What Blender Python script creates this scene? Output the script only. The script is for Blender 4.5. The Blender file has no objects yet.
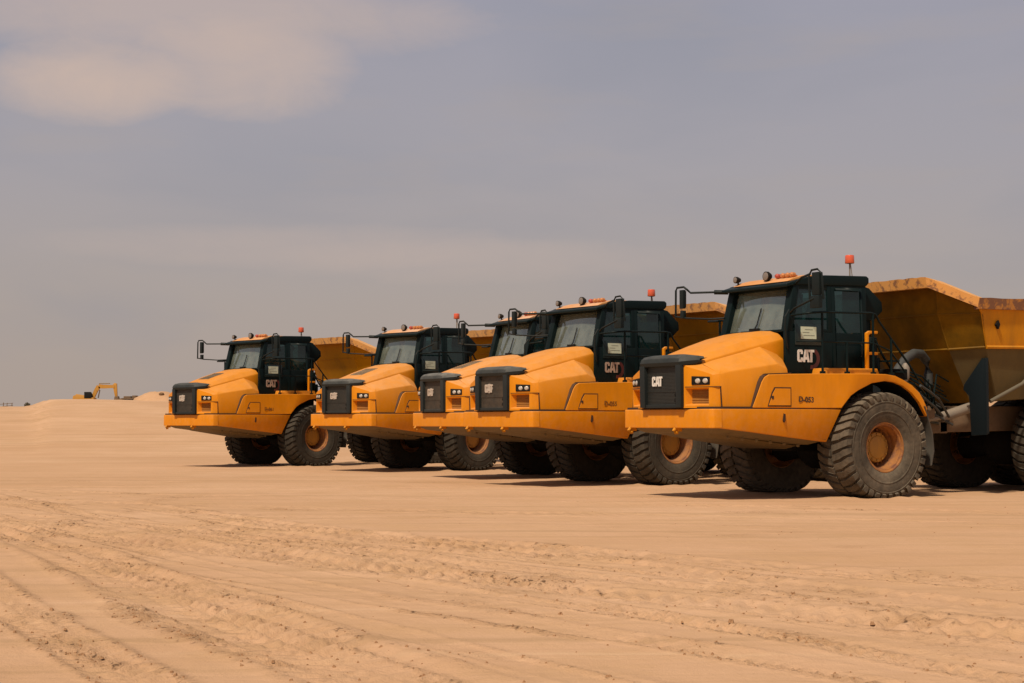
import bpy, bmesh, math, random
import numpy as np
from mathutils import Vector, Matrix
R = math.radians
random.seed(7)
scn = bpy.context.scene
COL = scn.collection

# ------------------------------------------------------------------ helpers
class MB:
    """collects shapes and links them as one mesh object"""
    def __init__(self):
        self.v = []; self.f = []; self.mi = []
    def add(self, vs, fs, mi=0):
        n = len(self.v)
        self.v += [tuple(p) for p in vs]
        for f in fs:
            self.f.append(tuple(i + n for i in f)); self.mi.append(mi)
        return self
    def box(self, x0, x1, y0, y1, z0, z1, mi=0):
        v = [(x, y, z) for x in (x0, x1) for y in (y0, y1) for z in (z0, z1)]
        return self.add(v, [(0,1,3,2),(4,6,7,5),(0,4,5,1),(2,3,7,6),(0,2,6,4),(1,5,7,3)], mi)
    def hexa(self, a, b, mi=0):
        """two quads (4 points each) joined"""
        v = list(a) + list(b)
        return self.add(v, [(3,2,1,0),(4,5,6,7),(0,1,5,4),(1,2,6,5),(2,3,7,6),(3,0,4,7)], mi)
    def prism(self, pts, axis, a, b, mi=0):
        """polygon extruded along an axis; pts are the two other coords in order"""
        def mk(p, t):
            if axis == 'X': return (t, p[0], p[1])
            if axis == 'Y': return (p[0], t, p[1])
            return (p[0], p[1], t)
        n = len(pts)
        v = [mk(p, a) for p in pts] + [mk(p, b) for p in pts]
        f = [tuple(range(n))[::-1], tuple(range(n, 2*n))]
        for i in range(n):
            j = (i+1) % n
            f.append((i, j, n+j, n+i))
        return self.add(v, f, mi)
    def loft(self, rings, closed=True, caps=True, mi=0, emi=None):
        m = len(rings[0]); v = [p for r in rings for p in r]; f = []
        k0 = len(self.f)
        for i in range(len(rings)-1):
            for j in range(m if closed else m-1):
                k = (j+1) % m
                f.append((i*m+j, i*m+k, (i+1)*m+k, (i+1)*m+j))
        if caps and closed:
            f.append(tuple(range(m))[::-1]); f.append(tuple(range((len(rings)-1)*m, len(rings)*m)))
        self.add(v, f, mi)
        if emi:
            for i in range(len(rings)-1):
                for j in range(m): self.mi[k0+i*m+j] = emi[j]
        return self
    def tube(self, pts, r, n=8, mi=0):
        pts = [Vector(p) for p in pts]; rings = []
        up = Vector((0, 0, 1))
        for i, p in enumerate(pts):
            d = (pts[min(i+1, len(pts)-1)] - pts[max(i-1, 0)]).normalized()
            a = up if abs(d.dot(up)) < .95 else Vector((1, 0, 0))
            s = d.cross(a).normalized(); t = s.cross(d)
            rr = r[i] if isinstance(r, (list, tuple)) else r
            rings.append([p + (s*math.cos(2*math.pi*k/n) + t*math.sin(2*math.pi*k/n))*rr for k in range(n)])
        return self.loft(rings, True, True, mi)
    def lathe(self, prof, n=48, c=(0,0,0), mi=0):
        """profile (r, y) spun round the Y axis"""
        rings = []
        for r, y in prof:
            rings.append([(c[0]+r*math.cos(2*math.pi*k/n), c[1]+y, c[2]+r*math.sin(2*math.pi*k/n)) for k in range(n)])
        return self.loft(rings, True, False, mi)
    def lathez(self, prof, c=(0,0,0), n=20, mi=0):
        rings = [[(c[0]+r*math.cos(2*math.pi*k/n), c[1]+r*math.sin(2*math.pi*k/n), c[2]+z) for k in range(n)] for r, z in prof]
        return self.loft(rings, True, True, mi)
    def ball(self, c, r, mi=0, n=10, sq=(1,1,1)):
        rings = []
        for i in range(1, n):
            t = math.pi*i/n
            rings.append([(c[0]+r*sq[0]*math.sin(t)*math.cos(2*math.pi*k/(2*n)), c[1]+r*sq[1]*math.sin(t)*math.sin(2*math.pi*k/(2*n)), c[2]-r*sq[2]*math.cos(t)) for k in range(2*n)])
        return self.loft(rings, True, True, mi)
    def mirror_y(self):
        n = len(self.v)
        self.v += [(x, -y, z) for x, y, z in self.v[:n]]
        for f, m in list(zip(self.f, self.mi)):
            self.f.append(tuple(i+n for i in f[::-1])); self.mi.append(m)
        return self
    def flip_y(self):
        self.v = [(x, -y, z) for x, y, z in self.v]
        self.f = [f[::-1] for f in self.f]
        return self
    def build(self, name, mats, parent=None, bevel=0, seg=2, smooth=35, ang=25, loc=None, fixn=True):
        me = bpy.data.meshes.new(name)
        me.from_pydata(self.v, [], self.f)
        if not isinstance(mats, (list, tuple)): mats = [mats]
        for m in mats: me.materials.append(m)
        me.polygons.foreach_set('material_index', self.mi)
        bm = bmesh.new(); bm.from_mesh(me)
        bmesh.ops.remove_doubles(bm, verts=bm.verts, dist=1e-5)
        if fixn: bmesh.ops.recalc_face_normals(bm, faces=bm.faces)
        if bevel:
            es = [e for e in bm.edges if len(e.link_faces) == 2 and e.calc_face_angle(0) > R(ang)]
            bmesh.ops.bevel(bm, geom=es, offset=bevel, segments=seg, profile=.6, affect='EDGES', clamp_overlap=True)
        bm.to_mesh(me); bm.free()
        if smooth:
            me.polygons.foreach_set('use_smooth', [True]*len(me.polygons))
            me.set_sharp_from_angle(angle=R(smooth))
        o = bpy.data.objects.new(name, me); COL.objects.link(o)
        if parent: o.parent = parent
        if loc: o.location = loc
        return o

def tag(o, label=None, cat=None, group=None, kind=None):
    if label: o['label'] = label
    if cat: o['category'] = cat
    if group: o['group'] = group
    if kind: o['kind'] = kind
    return o

def empty(name, loc, rz=0):
    o = bpy.data.objects.new(name, None); COL.objects.link(o)
    o.location = loc; o.rotation_euler = (0, 0, rz); o.empty_display_size = .3
    return o

def kids(o): return [c for c in bpy.data.objects if c.parent == o]

def copy_tree(o, parent=None):
    c = o.copy(); COL.objects.link(c)
    if parent: c.parent = parent
    for ch in kids(o): copy_tree(ch, c)
    return c

# ------------------------------------------------------------------ materials
def mat(name):
    m = bpy.data.materials.new(name); m.use_nodes = True
    nt = m.node_tree; b = nt.nodes['Principled BSDF']
    return m, nt, b

def N(nt, typ, **kw):
    n = nt.nodes.new(typ)
    for k, v in kw.items(): setattr(n, k, v)
    return n

def mixc(nt, fac, a, b, mode='MIX'):
    n = N(nt, 'ShaderNodeMix', data_type='RGBA', blend_type=mode)
    for sock, val in ((n.inputs[0], fac), (n.inputs[6], a), (n.inputs[7], b)):
        if hasattr(val, 'links') or isinstance(val, bpy.types.NodeSocket): nt.links.new(val, sock)
        elif isinstance(val, (int, float)): sock.default_value = val
        else: sock.default_value = (*val, 1)
    return n.outputs[2]

def math_(nt, op, a, b=None, clamp=False):
    n = N(nt, 'ShaderNodeMath', operation=op); n.use_clamp = clamp
    for s, v in zip(n.inputs, (a, b)):
        if v is None: continue
        if isinstance(v, bpy.types.NodeSocket): nt.links.new(v, s)
        else: s.default_value = v
    return n.outputs[0]

def noise(nt, scale, detail=4, rough=.55, coord='Object', stretch=None, dist=0):
    tc = N(nt, 'ShaderNodeTexCoord'); s = tc.outputs[coord]
    if stretch:
        mp = N(nt, 'ShaderNodeMapping'); mp.inputs['Scale'].default_value = stretch
        nt.links.new(s, mp.inputs[0]); s = mp.outputs[0]
    n = N(nt, 'ShaderNodeTexNoise'); n.inputs['Scale'].default_value = scale
    n.inputs['Detail'].default_value = detail; n.inputs['Roughness'].default_value = rough
    n.inputs['Distortion'].default_value = dist
    nt.links.new(s, n.inputs['Vector'])
    return n.outputs[0]

def ramp(nt, s, stops):
    r = N(nt, 'ShaderNodeValToRGB')
    while len(r.color_ramp.elements) < len(stops): r.color_ramp.elements.new(.5)
    for e, (p, c) in zip(r.color_ramp.elements, stops):
        e.position = p; e.color = (c, c, c, 1) if isinstance(c, (int, float)) else (*c, 1)
    nt.links.new(s, r.inputs[0])
    return r.outputs[0]

DUST = (.46, .29, .17)
def dusty(name, base, rough=.45, dust=.35, top=.45, metallic=0, shade_tone=None, spots=None, dustc=DUST, bump=0.0, spec=.5, grime=.0, gscale=3.0, low=0):
    """paint / plastic / rubber that carries a settled, uneven film of sand dust"""
    m, nt, b = mat(name)
    L = nt.links
    g = N(nt, 'ShaderNodeNewGeometry'); sx = N(nt, 'ShaderNodeSeparateXYZ'); L.new(g.outputs['Normal'], sx.inputs[0])
    up = math_(nt, 'MAXIMUM', sx.outputs[2], 0.0)
    n1 = noise(nt, 2.2, 6, .62); n2 = noise(nt, 14, 5, .6)
    f = math_(nt, 'MULTIPLY', math_(nt, 'ADD', math_(nt, 'MULTIPLY', up, top), dust), math_(nt, 'ADD', math_(nt, 'MULTIPLY', n1, 1.3), math_(nt, 'SUBTRACT', math_(nt, 'MULTIPLY', n2, .7), .45)), True)
    at = N(nt, 'ShaderNodeAttribute', attribute_type='OBJECT', attribute_name='dust')
    f = math_(nt, 'MULTIPLY', f, math_(nt, 'ADD', at.outputs['Fac'], 1.0), True)
    if low:
        tco = N(nt, 'ShaderNodeTexCoord'); sz = N(nt, 'ShaderNodeSeparateXYZ'); L.new(tco.outputs['Object'], sz.inputs[0])
        lowf = math_(nt, 'MULTIPLY', math_(nt, 'SUBTRACT', 2.05, sz.outputs[2]), .85, True)
        spl = ramp(nt, noise(nt, 7, 8, .72), [(.44, 0), (.66, 1)])
        f = math_(nt, 'ADD', f, math_(nt, 'MULTIPLY', math_(nt, 'MULTIPLY', lowf, spl), low), True)
    c = base
    if spots:
        sc, lo, hi = spots[1]
        sp = ramp(nt, noise(nt, sc, 6, .65, dist=.4), [(lo, 0), (hi, 1)])
        c = mixc(nt, sp, base, spots[0])
    if grime:
        gr = ramp(nt, noise(nt, gscale, 6, .68, stretch=(1.5, 1.5, .35)), [(.46, 0), (.75, grime)])
        c = mixc(nt, gr, c, (.05, .035, .02))
    if shade_tone:
        so = N(nt, 'ShaderNodeAttribute', attribute_type='OBJECT', attribute_name='wall_shade')
        c = mixc(nt, math_(nt, 'MULTIPLY', so.outputs['Fac'], math_(nt, 'ADD', math_(nt, 'MULTIPLY', n1, .8), .6), True), c, shade_tone)  # per-object shade painted into the base colour
    c = mixc(nt, f, c, dustc)
    L.new(c, b.inputs['Base Color'])
    L.new(math_(nt, 'ADD', math_(nt, 'MULTIPLY', f, .45), rough, True), b.inputs['Roughness'])
    b.inputs['Metallic'].default_value = metallic
    b.inputs['Specular IOR Level'].default_value = spec
    if bump:
        bp = N(nt, 'ShaderNodeBump'); bp.inputs['Strength'].default_value = bump; bp.inputs['Distance'].default_value = .02
        L.new(n2, bp.inputs['Height']); L.new(bp.outputs[0], b.inputs['Normal'])
    return m

M = {}
YEL = (.70, .243, .0018)
M['yellow'] = dusty('yellow_paint', YEL, .45, .012, .34, grime=.16, dustc=(.66, .38, .20), low=.22, bump=.05, spec=.22)
M['bodyyellow'] = dusty('worn_yellow_body_paint', (.60, .24, .003), .6, .02, .25, grime=.35, gscale=1.6, spec=.2)
M['bodywall'] = dusty('grimy_shaded_wall_paint', (.62, .27, .003), .65, .01, .2, grime=.4, gscale=1.2, shade_tone=(.070, .042, .003), spec=.15)  # grime, plus a dark tone that paints in the shade under the canopy
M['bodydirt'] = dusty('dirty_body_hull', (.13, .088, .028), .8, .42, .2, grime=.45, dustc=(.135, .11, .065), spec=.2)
M['lip'] = dusty('scraped_body_rim', (.72, .33, .07), .6, .30, .35, spots=((.20, .075, .03), (7.0, .52, .62)), dustc=(.66, .38, .19))
M['raillip'] = dusty('rusty_body_rail', (.17, .065, .026), .75, .20, .3, spots=((.46, .18, .02), (6.0, .50, .62)), dustc=(.36, .22, .13))
M['belly'] = dusty('dirty_belly_plate', (.15, .095, .025), .7, .35, .2, grime=.5, dustc=(.17, .13, .08))
M['black'] = dusty('black_paint', (.0035, .011, .012), .45, .004, .05, dustc=(.22, .18, .14), spec=.12)
M['plastic'] = dusty('charcoal_plastic', (.012, .017, .018), .5, .03, .42, dustc=(.22, .21, .19), spec=.2)
M['mirrorblack'] = dusty('mirror_housing', (.008, .014, .015), .5, .02, .15, dustc=(.2, .17, .14), spec=.15)
M['grille'] = dusty('grille_mesh', (.014, .019, .018), .6, .06, .2, dustc=(.28, .19, .12), bump=.3)
M['seal'] = dusty('gap_shadow_rubber', (.035, .012, .004), .8, .05, .05)
M['chassis'] = dusty('chassis_black', (.008, .008, .008), .8, .05, .10, dustc=(.14, .11, .075), spec=.15)
M['framebrown'] = dusty('muddy_frame', (.10, .065, .035), .8, .55, .25, grime=.3, dustc=(.30, .20, .125))
M['rubber'] = dusty('tyre_rubber', (.014, .015, .014), .85, .16, .10, dustc=(.31, .245, .17), bump=.5, spec=.2)
M['rim'] = dusty('rim_paint', (.33, .125, .018), .65, .30, .1, spots=((.15, .05, .02), (7.0, .48, .62)), dustc=(.33, .17, .09), grime=.3)
M['hub'] = dusty('hub_paint', (.40, .185, .008), .5, .22, .1, grime=.5, dustc=(.28, .17, .08))
M['steel'] = dusty('bare_steel', (.22, .20, .17), .55, .45, .3, metallic=.2, dustc=(.34, .24, .16))
M['hose'] = dusty('hose_rubber', (.03, .034, .034), .6, .12, .25, dustc=(.18, .17, .15))
M['guard'] = dusty('mud_flap_rubber', (.004, .009, .012), .6, .015, .05, dustc=(.12, .12, .11), spec=.25)
M['flapgrey'] = dusty('fender_flap_rubber', (.05, .048, .042), .8, .4, .2, dustc=(.17, .135, .10))
M['seat'] = dusty('seat_fabric', (.03, .03, .03), .9, .05, .1)
M['hoist'] = dusty('hoist_steel', (.12, .105, .075), .65, .3, .2, dustc=(.20, .165, .115), spec=.2)
M['white'] = dusty('white_decal', (.72, .69, .64), .5, .08, .05)
M['agedwhite'] = dusty('aged_white_badge', (.50, .44, .38), .6, .25, .05)
M['fadedwhite'] = dusty('faded_white_decal', (.36, .28, .23), .6, .2, .05)
M['fadedink'] = dusty('faded_decal', (.20, .075, .006), .5, .05, 0)
M['red'] = dusty('dark_red_decal', (.075, .011, .011), .4, .03, .05)
M['ink'] = dusty('black_decal', (.05, .022, .006), .5, .05, .0)
M['notice'] = dusty('pale_green_notice', (.55, .64, .50), .5, .06, .05)
M['noticeink'] = dusty('grey_print', (.12, .14, .11), .6, .05, 0)
M['mirrorglass'] = dusty('mirror_back', (.05, .055, .055), .35, .1, .3)
M['mesh'] = dusty('vent_mesh', (.30, .115, .003), .65, .03, .05, grime=.3)

def lampmat(name, col, rough=.2, em=0):
    m, nt, b = mat(name)
    n1 = noise(nt, 30, 3)
    nt.links.new(mixc(nt, math_(nt, 'MULTIPLY', n1, .35), col, DUST), b.inputs['Base Color'])
    b.inputs['Roughness'].default_value = rough
    b.inputs['Coat Weight'].default_value = .4
    return m
M['lens'] = lampmat('lamp_lens', (.50, .48, .44), .12)
M['worklens'] = lampmat('work_lamp_lens', (.16, .15, .14), .12)
M['beacon'] = lampmat('beacon_lens', (.72, .075, .022), .25)
M['amber'] = lampmat('amber_lens', (.55, .18, .03), .3)
M['redlens'] = lampmat('red_lens', (.45, .03, .02), .3)

def glass(name, tint, refl, film, filmc):
    m, nt, b = mat(name)
    nt.nodes.remove(b)
    out = nt.nodes['Material Output']; L = nt.links
    tr = N(nt, 'ShaderNodeBsdfTransparent'); tr.inputs[0].default_value = (*tint, 1)
    gl = N(nt, 'ShaderNodeBsdfGlossy'); gl.inputs['Roughness'].default_value = .04; gl.inputs[0].default_value = (.9, .97, .93, 1)
    df = N(nt, 'ShaderNodeBsdfDiffuse'); df.inputs[0].default_value = (*filmc, 1)
    lw = N(nt, 'ShaderNodeLayerWeight'); lw.inputs[0].default_value = .5
    frs = math_(nt, 'ADD', math_(nt, 'MULTIPLY', math_(nt, 'POWER', lw.outputs['Facing'], 5.0), .9), .04)
    m1 = N(nt, 'ShaderNodeMixShader'); m2 = N(nt, 'ShaderNodeMixShader')
    L.new(ramp(nt, noise(nt, 3.0, 5, .6), [(.3, film*.5), (.75, film*1.4)]), m1.inputs[0])
    L.new(tr.outputs[0], m1.inputs[1]); L.new(df.outputs[0], m1.inputs[2])
    L.new(math_(nt, 'ADD', frs, refl, True), m2.inputs[0])
    L.new(m1.outputs[0], m2.inputs[1]); L.new(gl.outputs[0], m2.inputs[2])
    L.new(m2.outputs[0], out.inputs[0])
    return m
M['windshield'] = glass('windshield_glass', (.66, .78, .72), .16, .42, (.29, .33, .27))
M['sideglass'] = glass('tinted_side_glass', (.05, .13, .13), .015, .5, (.010, .036, .037))

# ------------------------------------------------------------------ lettering
def cat_letters(mb, w, h, place, depth=.006, mi=0):
    """C, A and T as thick block shapes; place(u, v, d) -> 3-D point, u right, v up"""
    def quadstrip(poly):
        n = len(poly)
        v = [place(u*w, v_*h, 0) for u, v_ in poly] + [place(u*w, v_*h, depth) for u, v_ in poly]
        mb.add(v, [tuple(range(n, 2*n))] + [(i, (i+1) % n, n+(i+1) % n, n+i) for i in range(n)], mi)
    # C
    quadstrip([(0, .12), (.06, 0), (.115, 0), (.115, 1), (.06, 1), (0, .88)])
    quadstrip([(.115, 0), (.26, 0), (.32, .12), (.32, .36), (.205, .36), (.205, .2), (.115, .2)])
    quadstrip([(.115, .8), (.205, .8), (.205, .64), (.32, .64), (.32, .88), (.26, 1), (.115, 1)])
    # A
    quadstrip([(.33, 0), (.45, 0), (.515, .95), (.515, 1), (.44, 1)])
    quadstrip([(.60, 0), (.72, 0), (.61, 1), (.515, 1), (.515, .95)])
    quadstrip([(.463, .2), (.587, .2), (.570, .42), (.480, .42)])
    # T
    quadstrip([(.66, .8), (1, .8), (1, 1), (.64, 1)])
    quadstrip([(.765, 0), (.885, 0), (.885, .8), (.765, .8)])

def text_mesh(txt, size):
    cu = bpy.data.curves.new('lettering', 'FONT'); cu.body = txt; cu.size = size; cu.extrude = .002; cu.offset = size*.03
    cu.align_x = 'CENTER'; cu.align_y = 'CENTER'
    o = bpy.data.objects.new('lettering', cu); COL.objects.link(o)
    dg = bpy.context.evaluated_depsgraph_get()
    me = bpy.data.meshes.new_from_object(o.evaluated_get(dg))
    bpy.data.objects.remove(o)
    return me

# ------------------------------------------------------------------ the articulated dump truck
WR = .95; WZ = .875
def tyre_mb():
    mb = MB()
    prof = [(.41, -.29), (.45, -.335), (.56, -.365), (.70, -.378), (.80, -.372), (.865, -.345), (.895, -.30), (.905, -.15), (.907, 0)]
    prof = prof + [(r, -y) for r, y in prof[::-1][1:]]
    mb.lathe(prof, 96)
    mb.lathe([(.60, .371), (.605, .379), (.62, .380), (.625, .374)], 96)
    mb.lathe([(.765, .374), (.77, .383), (.785, .381), (.79, .372)], 96)
    n = 36
    for side in (-1, 1):
        for k in range(n):
            a0 = 2*math.pi*(k + (.5 if side > 0 else 0))/n
            sec = [(WR, .02), (WR, .20), (WR-.004, .305), (.915, .372), (.835, .392), (.80, .378), (.86, .30), (.89, .02)]
            hw = [.058, .056, .060, .058, .050, .044, .066, .062]
            sk = [-.10, -.06, -.01, .02, .03, .035, 0, -.10]
            ra = []; rb = []
            for (r, y), w, s in zip(sec, hw, sk):
                jit = random.uniform(-.010, .010)
                r = r + random.uniform(-.007, .003)
                for lst, sg in ((ra, -1), (rb, 1)):
                    a = a0 + (s*1.0) + sg*w + jit
                    lst.append((r*math.cos(a), side*y, r*math.sin(a)))
            mb.loft([ra, rb])
    # weight on the ground: the lower part flattens and bulges a little
    out = []
    for x, y, z in mb.v:
        if z < -.60:
            t = (-.60 - z)/.35
            y = y*(1 + .05*t)
            z = -.60 - (.275*(1-(1-min(t, 1))**1.35) if t < 1 else .275) if t > .55 else z
            z = max(z, -WZ + .002 + .004*math.sin(x*40+y*17))
        out.append((x, y, z))
    mb.v = out
    return mb

def build_truck():
    root = empty('dump_truck', (0, 0, 0))
    Y = M['yellow']
    # ---------------- hood
    hc = MB()
    st = [(3.40, 2.20, 2.33, .62), (3.24, 2.295, 2.41, .70), (3.0, 2.36, 2.50, .715), (2.6, 2.465, 2.64, .725), (2.2, 2.565, 2.765, .735), (1.8, 2.66, 2.86, .745), (1.46, 2.735, 2.90, .75)]
    rings = []
    for X, zc, zt, yw in st:
        half = [(yw+.012, 1.95), (yw+.012, zc-.05), (yw, zc), (yw-.12, zc+(zt-zc)*.62), (yw-.28, zt-.015), (.2, zt)]
        rings.append([(X, y, z) for y, z in half] + [(X, -y, z) for y, z in half[::-1]])
    hc.loft(rings, closed=True)
    hood = hc.build('hood', Y, root, bevel=.012, ang=18, smooth=40)
    hv = MB(); rv = []
    for X, zt in ((2.86, 2.553), (2.6, 2.64), (2.3, 2.735)):
        rv.append([(X, -.24, zt-.03), (X, .24, zt-.03), (X, .24, zt+.004), (X, -.24, zt+.004)])
    hv.loft(rv)
    for k in range(9):
        x = 2.82-k*.06; z = 2.553+(2.86-x)*.325
        hv.box(x-.012, x+.012, -.22, .22, z+.002, z+.016)
    hv.build('hood_intake', dusty('dusty_intake', (.10, .075, .05), .7, .35, .4, dustc=(.34, .24, .15)), hood)
    for X, zt in ((1.62, 2.882),):
        hv2 = MB(); hv2.box(X-.05, X+.05, -.14, .14, zt-.02, zt+.012); hv2.build('hood_latch', M['plastic'], hood, bevel=.005)
    # the wide hood sides with the shoulder, on both sides
    for sg in (1, -1):
        hs = MB()
        def ring(X, zi, yo, zo, yb, yi=.75):
            return [(X, yi, 1.60), (X, yi, zi), (X, yi+(yo-yi)*.5, zi+(zo-zi)*.47+.004), (X, yo, zo), (X, yo+.015, zo-.03), (X, yo+(yb-yo)*.5+.006, (zo+1.54)/2), (X, yb, 1.54)]
        R_ = [ring(3.20, 2.27, 1.205, 2.10, 1.27), ring(3.0, 2.335, 1.215, 2.145, 1.29), ring(2.5, 2.455, 1.225, 2.215, 1.32), ring(1.98, 2.59, 1.225, 2.285, 1.335), [(1.60, .75, 1.6), (1.60, .75, 2.47), (1.66, .97, 2.37), (1.765, 1.21, 2.20), (1.77, 1.225, 2.17), (1.78, 1.28, 1.87), (1.80, 1.335, 1.54)]]
        # last station leans back inwards
        hs.loft(R_, closed=True)
        # front face with an opening for the vent, swept back toward the corner
        ys = [.57, .61, 1.07, 1.13, 1.205]; xs = [3.46, 3.45, 3.315, 3.29, 3.20]; zt = [2.27, 2.24, 2.115, 2.09, 2.10]
        zb = [1.54, 1.585, 1.865]
        def P(i, j):
            return (xs[i], ys[i], zb[j] if j < 3 else zt[i])
        for i in range(4):
            for j in range(3):
                if i == 1 and j == 1: continue
                hs.add([P(i, j), P(i+1, j), P(i+1, j+1), P(i, j+1)], [(0, 1, 2, 3)])
        hs.add([P(0, 3), P(1, 3), P(2, 3), P(3, 3), P(4, 3), (3.20, .75, 2.27), (3.20, .57, 2.27)], [(0, 1, 2, 3, 4, 5, 6)])
        a = [P(1, 1), P(2, 1), P(2, 2), P(1, 2)]
        b_ = [(p[0]-.13, p[1]+(.035 if k in (0, 3) else -.035), p[2]+(.03 if k < 2 else -.02)) for k, p in enumerate(a)]
        hs.add(a+b_, [(0, 1, 5, 4), (1, 2, 6, 5), (2, 3, 7, 6), (3, 0, 4, 7)])
        sm1 = MB()
        sm1.prism([(1.245, 1.54), (1.277, 1.54), (1.250, 1.82), (1.243, 1.893), (1.22, 1.893)], 'X', 3.190, 3.200)
        pl_ = [(3.190, 1.243), (3.205, 1.243), (3.2965, 1.133), (3.3225, 1.07), (3.455, .612)]
        sm1.prism(pl_ + [(x_-.02, y_-.01) for x_, y_ in pl_[::-1]], 'Z', 1.884, 1.893)
        vg = MB()
        vg.add([(p[0]+.004, p[1], p[2]) for p in b_], [(0, 1, 2, 3)])
        for k in range(5):
            t = (k+.5)/5; z = b_[0][2]*(1-t)+b_[3][2]*t
            vg.hexa([(b_[0][0]+.006, b_[0][1], z), (b_[1][0]+.006, b_[1][1], z), (b_[1][0]+.014, b_[1][1], z-.010), (b_[0][0]+.014, b_[0][1], z-.010)],
                    [(b_[0][0]+.006, b_[0][1], z+.006), (b_[1][0]+.006, b_[1][1], z+.006), (b_[1][0]+.014, b_[1][1], z-.005), (b_[0][0]+.014, b_[0][1], z-.005)])
        hl = MB(); lenses = []
        # twin headlamp, recessed dark bezel
        xa, xb = 3.43, 3.296
        def Q(y, z, d=0):
            t = (y-.69)/(1.12-.69); return (xa+(xb-xa)*t+d-.015, y, z)
        hl.hexa([Q(.75, 1.92), Q(1.095, 1.92), Q(1.095, 2.05), Q(.75, 2.065)], [Q(.75, 1.92, .03), Q(1.095, 1.92, .03), Q(1.095, 2.05, .03), Q(.75, 2.065, .03)])
        for yc in (.875, 1.02):
            ln = MB(); lenses.append(ln); ring0 = []; ring1 = []; ring2 = []
            for k in range(20):
                t = 2*math.pi*k/20
                ring0.append(Q(yc+.047*math.cos(t), 1.985+.043*math.sin(t), .030)); ring1.append(Q(yc+.042*math.cos(t), 1.985+.038*math.sin(t), .042)); ring2.append(Q(yc+.028*math.cos(t), 1.985+.022*math.sin(t), .050))
            ln.loft([ring0, ring1, ring2])
        if sg < 0: hs.flip_y(); sm1.flip_y(); vg.flip_y(); hl.flip_y(); [q_.flip_y() for q_ in lenses]
        s = hs.build('hood_side', Y, root, bevel=.010, ang=22, smooth=40)
        sm1.build('lamp_panel_seam', M['seal'], s)
        vg.build('vent_grille', M['mesh'], s, fixn=False)
        h = hl.build('headlight', M['chassis'], s, bevel=.008)
        for q_ in lenses: q_.build('lamp_lens', M['lens'], s)
    # ---------------- radiator grille and its black surround
    gs = MB()
    # posts and top cap in one rounded hood nose
    for s in (1, -1):
        y0, y1 = (.445, .585) if s > 0 else (-.585, -.445)
        gs.prism([(3.30, 1.55), (3.52, 1.55), (3.53, 2.26), (3.30, 2.26)], 'Y', y0, y1)
    capr = []
    for yy in (-.75, -.72, -.66, -.60, -.55, -.46, -.36, .36, .46, .55, .60, .66, .72, .75):
        t = max(0, (abs(yy)-.55)/.20)
        xf = 3.545-.25*t**1.3; zt = 2.445-.05*max(0, (abs(yy)-.36)/.39)**2; zb2_ = 2.245+.035*t; bk_ = 3.14+.10*t
        e = .62 if abs(yy) > .74 else 1
        zc_ = (zt+zb2_)/2
        pr = [(xf-.02, zb2_), (xf, zb2_+.06), (xf-.025, zt-.07), (xf-.09, zt-.02), (xf-.2, zt), (bk_, zt-.02), (bk_, zb2_+.06), (xf-.14, zb2_)]
        capr.append([(bk_+(px_-bk_)*e, yy, zc_+(pz_-zc_)*e) for px_, pz_ in pr])
    gs.loft(capr)
    gs.box(3.32, 3.50, -.56, .56, 1.545, 1.60)
    gsur = gs.build('grille_surround', M['plastic'], root, bevel=.022, seg=3, ang=30, smooth=50)
    gp = MB(); gp.box(3.36, 3.455, -.445, .445, 1.60, 2.25)
    for k in range(26):
        z = 1.62+k*.0238
        gp.box(3.452, 3.461, -.44, .44, z, z+.008)
    gp.box(3.452, 3.468, -.44, .44, 1.815, 1.827); gp.box(3.45, 3.467, .36, .385, 1.60, 2.24)
    gr = gp.build('radiator_grille', M['grille'], root)
    latch = MB(); latch.box(3.45, 3.50, .37, .42, 1.64, 1.70); latch.tube([(3.475, .395, 1.70), (3.50, .40, 1.76), (3.49, .41, 1.82)], .014)
    latch.build('grille_latch', M['chassis'], gr, bevel=.006)
    bd = MB()
    cat_letters(bd, .29, .165, lambda u, v, d: (3.470+d, -.285+u, 1.912+v), .012)
    badge = bd.build('maker_badge', M['white'], gr, smooth=0)
    # ---------------- bumper, skirts and belly plate
    bp = MB()
    plan = [(3.225, -1.315), (3.36, -1.27), (3.405, -1.20), (3.42, -.6), (3.42, .6), (3.405, 1.20), (3.36, 1.27), (3.225, 1.315), (3.225, .9), (3.225, -.9)]
    bp.prism(plan, 'Z', 1.205, 1.522)
    bump = bp.build('bumper', Y, root, bevel=.018, seg=3, ang=20, smooth=40)
    sl = MB(); sl.prism([(3.20, -1.28), (3.38, -1.17), (3.39, 0), (3.38, 1.17), (3.20, 1.28), (2.9, 1.28), (2.9, -1.28)], 'Z', 1.50, 1.56)
    sl.build('bumper_seam', M['seal'], root)
    for yy in (-1.06, .26):
        hk = MB()
        pts = [(3.34+.0, yy, 1.21), (3.40, yy, 1.20), (3.43, yy, 1.165), (3.40, yy, 1.13), (3.35, yy, 1.135)]
        hk.tube(pts, .03, 8)
        hk.box(3.28, 3.37, yy-.03, yy+.03, 1.15, 1.22)
        hk.build('tow_eye', M['bodyyellow'], bump)
    for sg in (1, -1):
        sk = MB()
        o_ = [(3.222, 1.30, 1.205), (2.6, 1.32, 1.14), (1.9, 1.345, 1.06), (1.06, 1.375, .968), (.83, 1.50, 1.522), (1.9, 1.445, 1.522), (2.6, 1.38, 1.522), (3.222, 1.315, 1.522)]
        i_ = [(x, y-.10, z) for x, y, z in o_]
        n = 8
        sk.add(o_+i_, [(0, 1, 6, 7), (1, 2, 5, 6), (2, 3, 4, 5), (15, 14, 9, 8), (14, 13, 10, 9), (13, 12, 11, 10)] + [(i, (i+1) % n, n+(i+1) % n, n+i) for i in range(n)])
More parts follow.
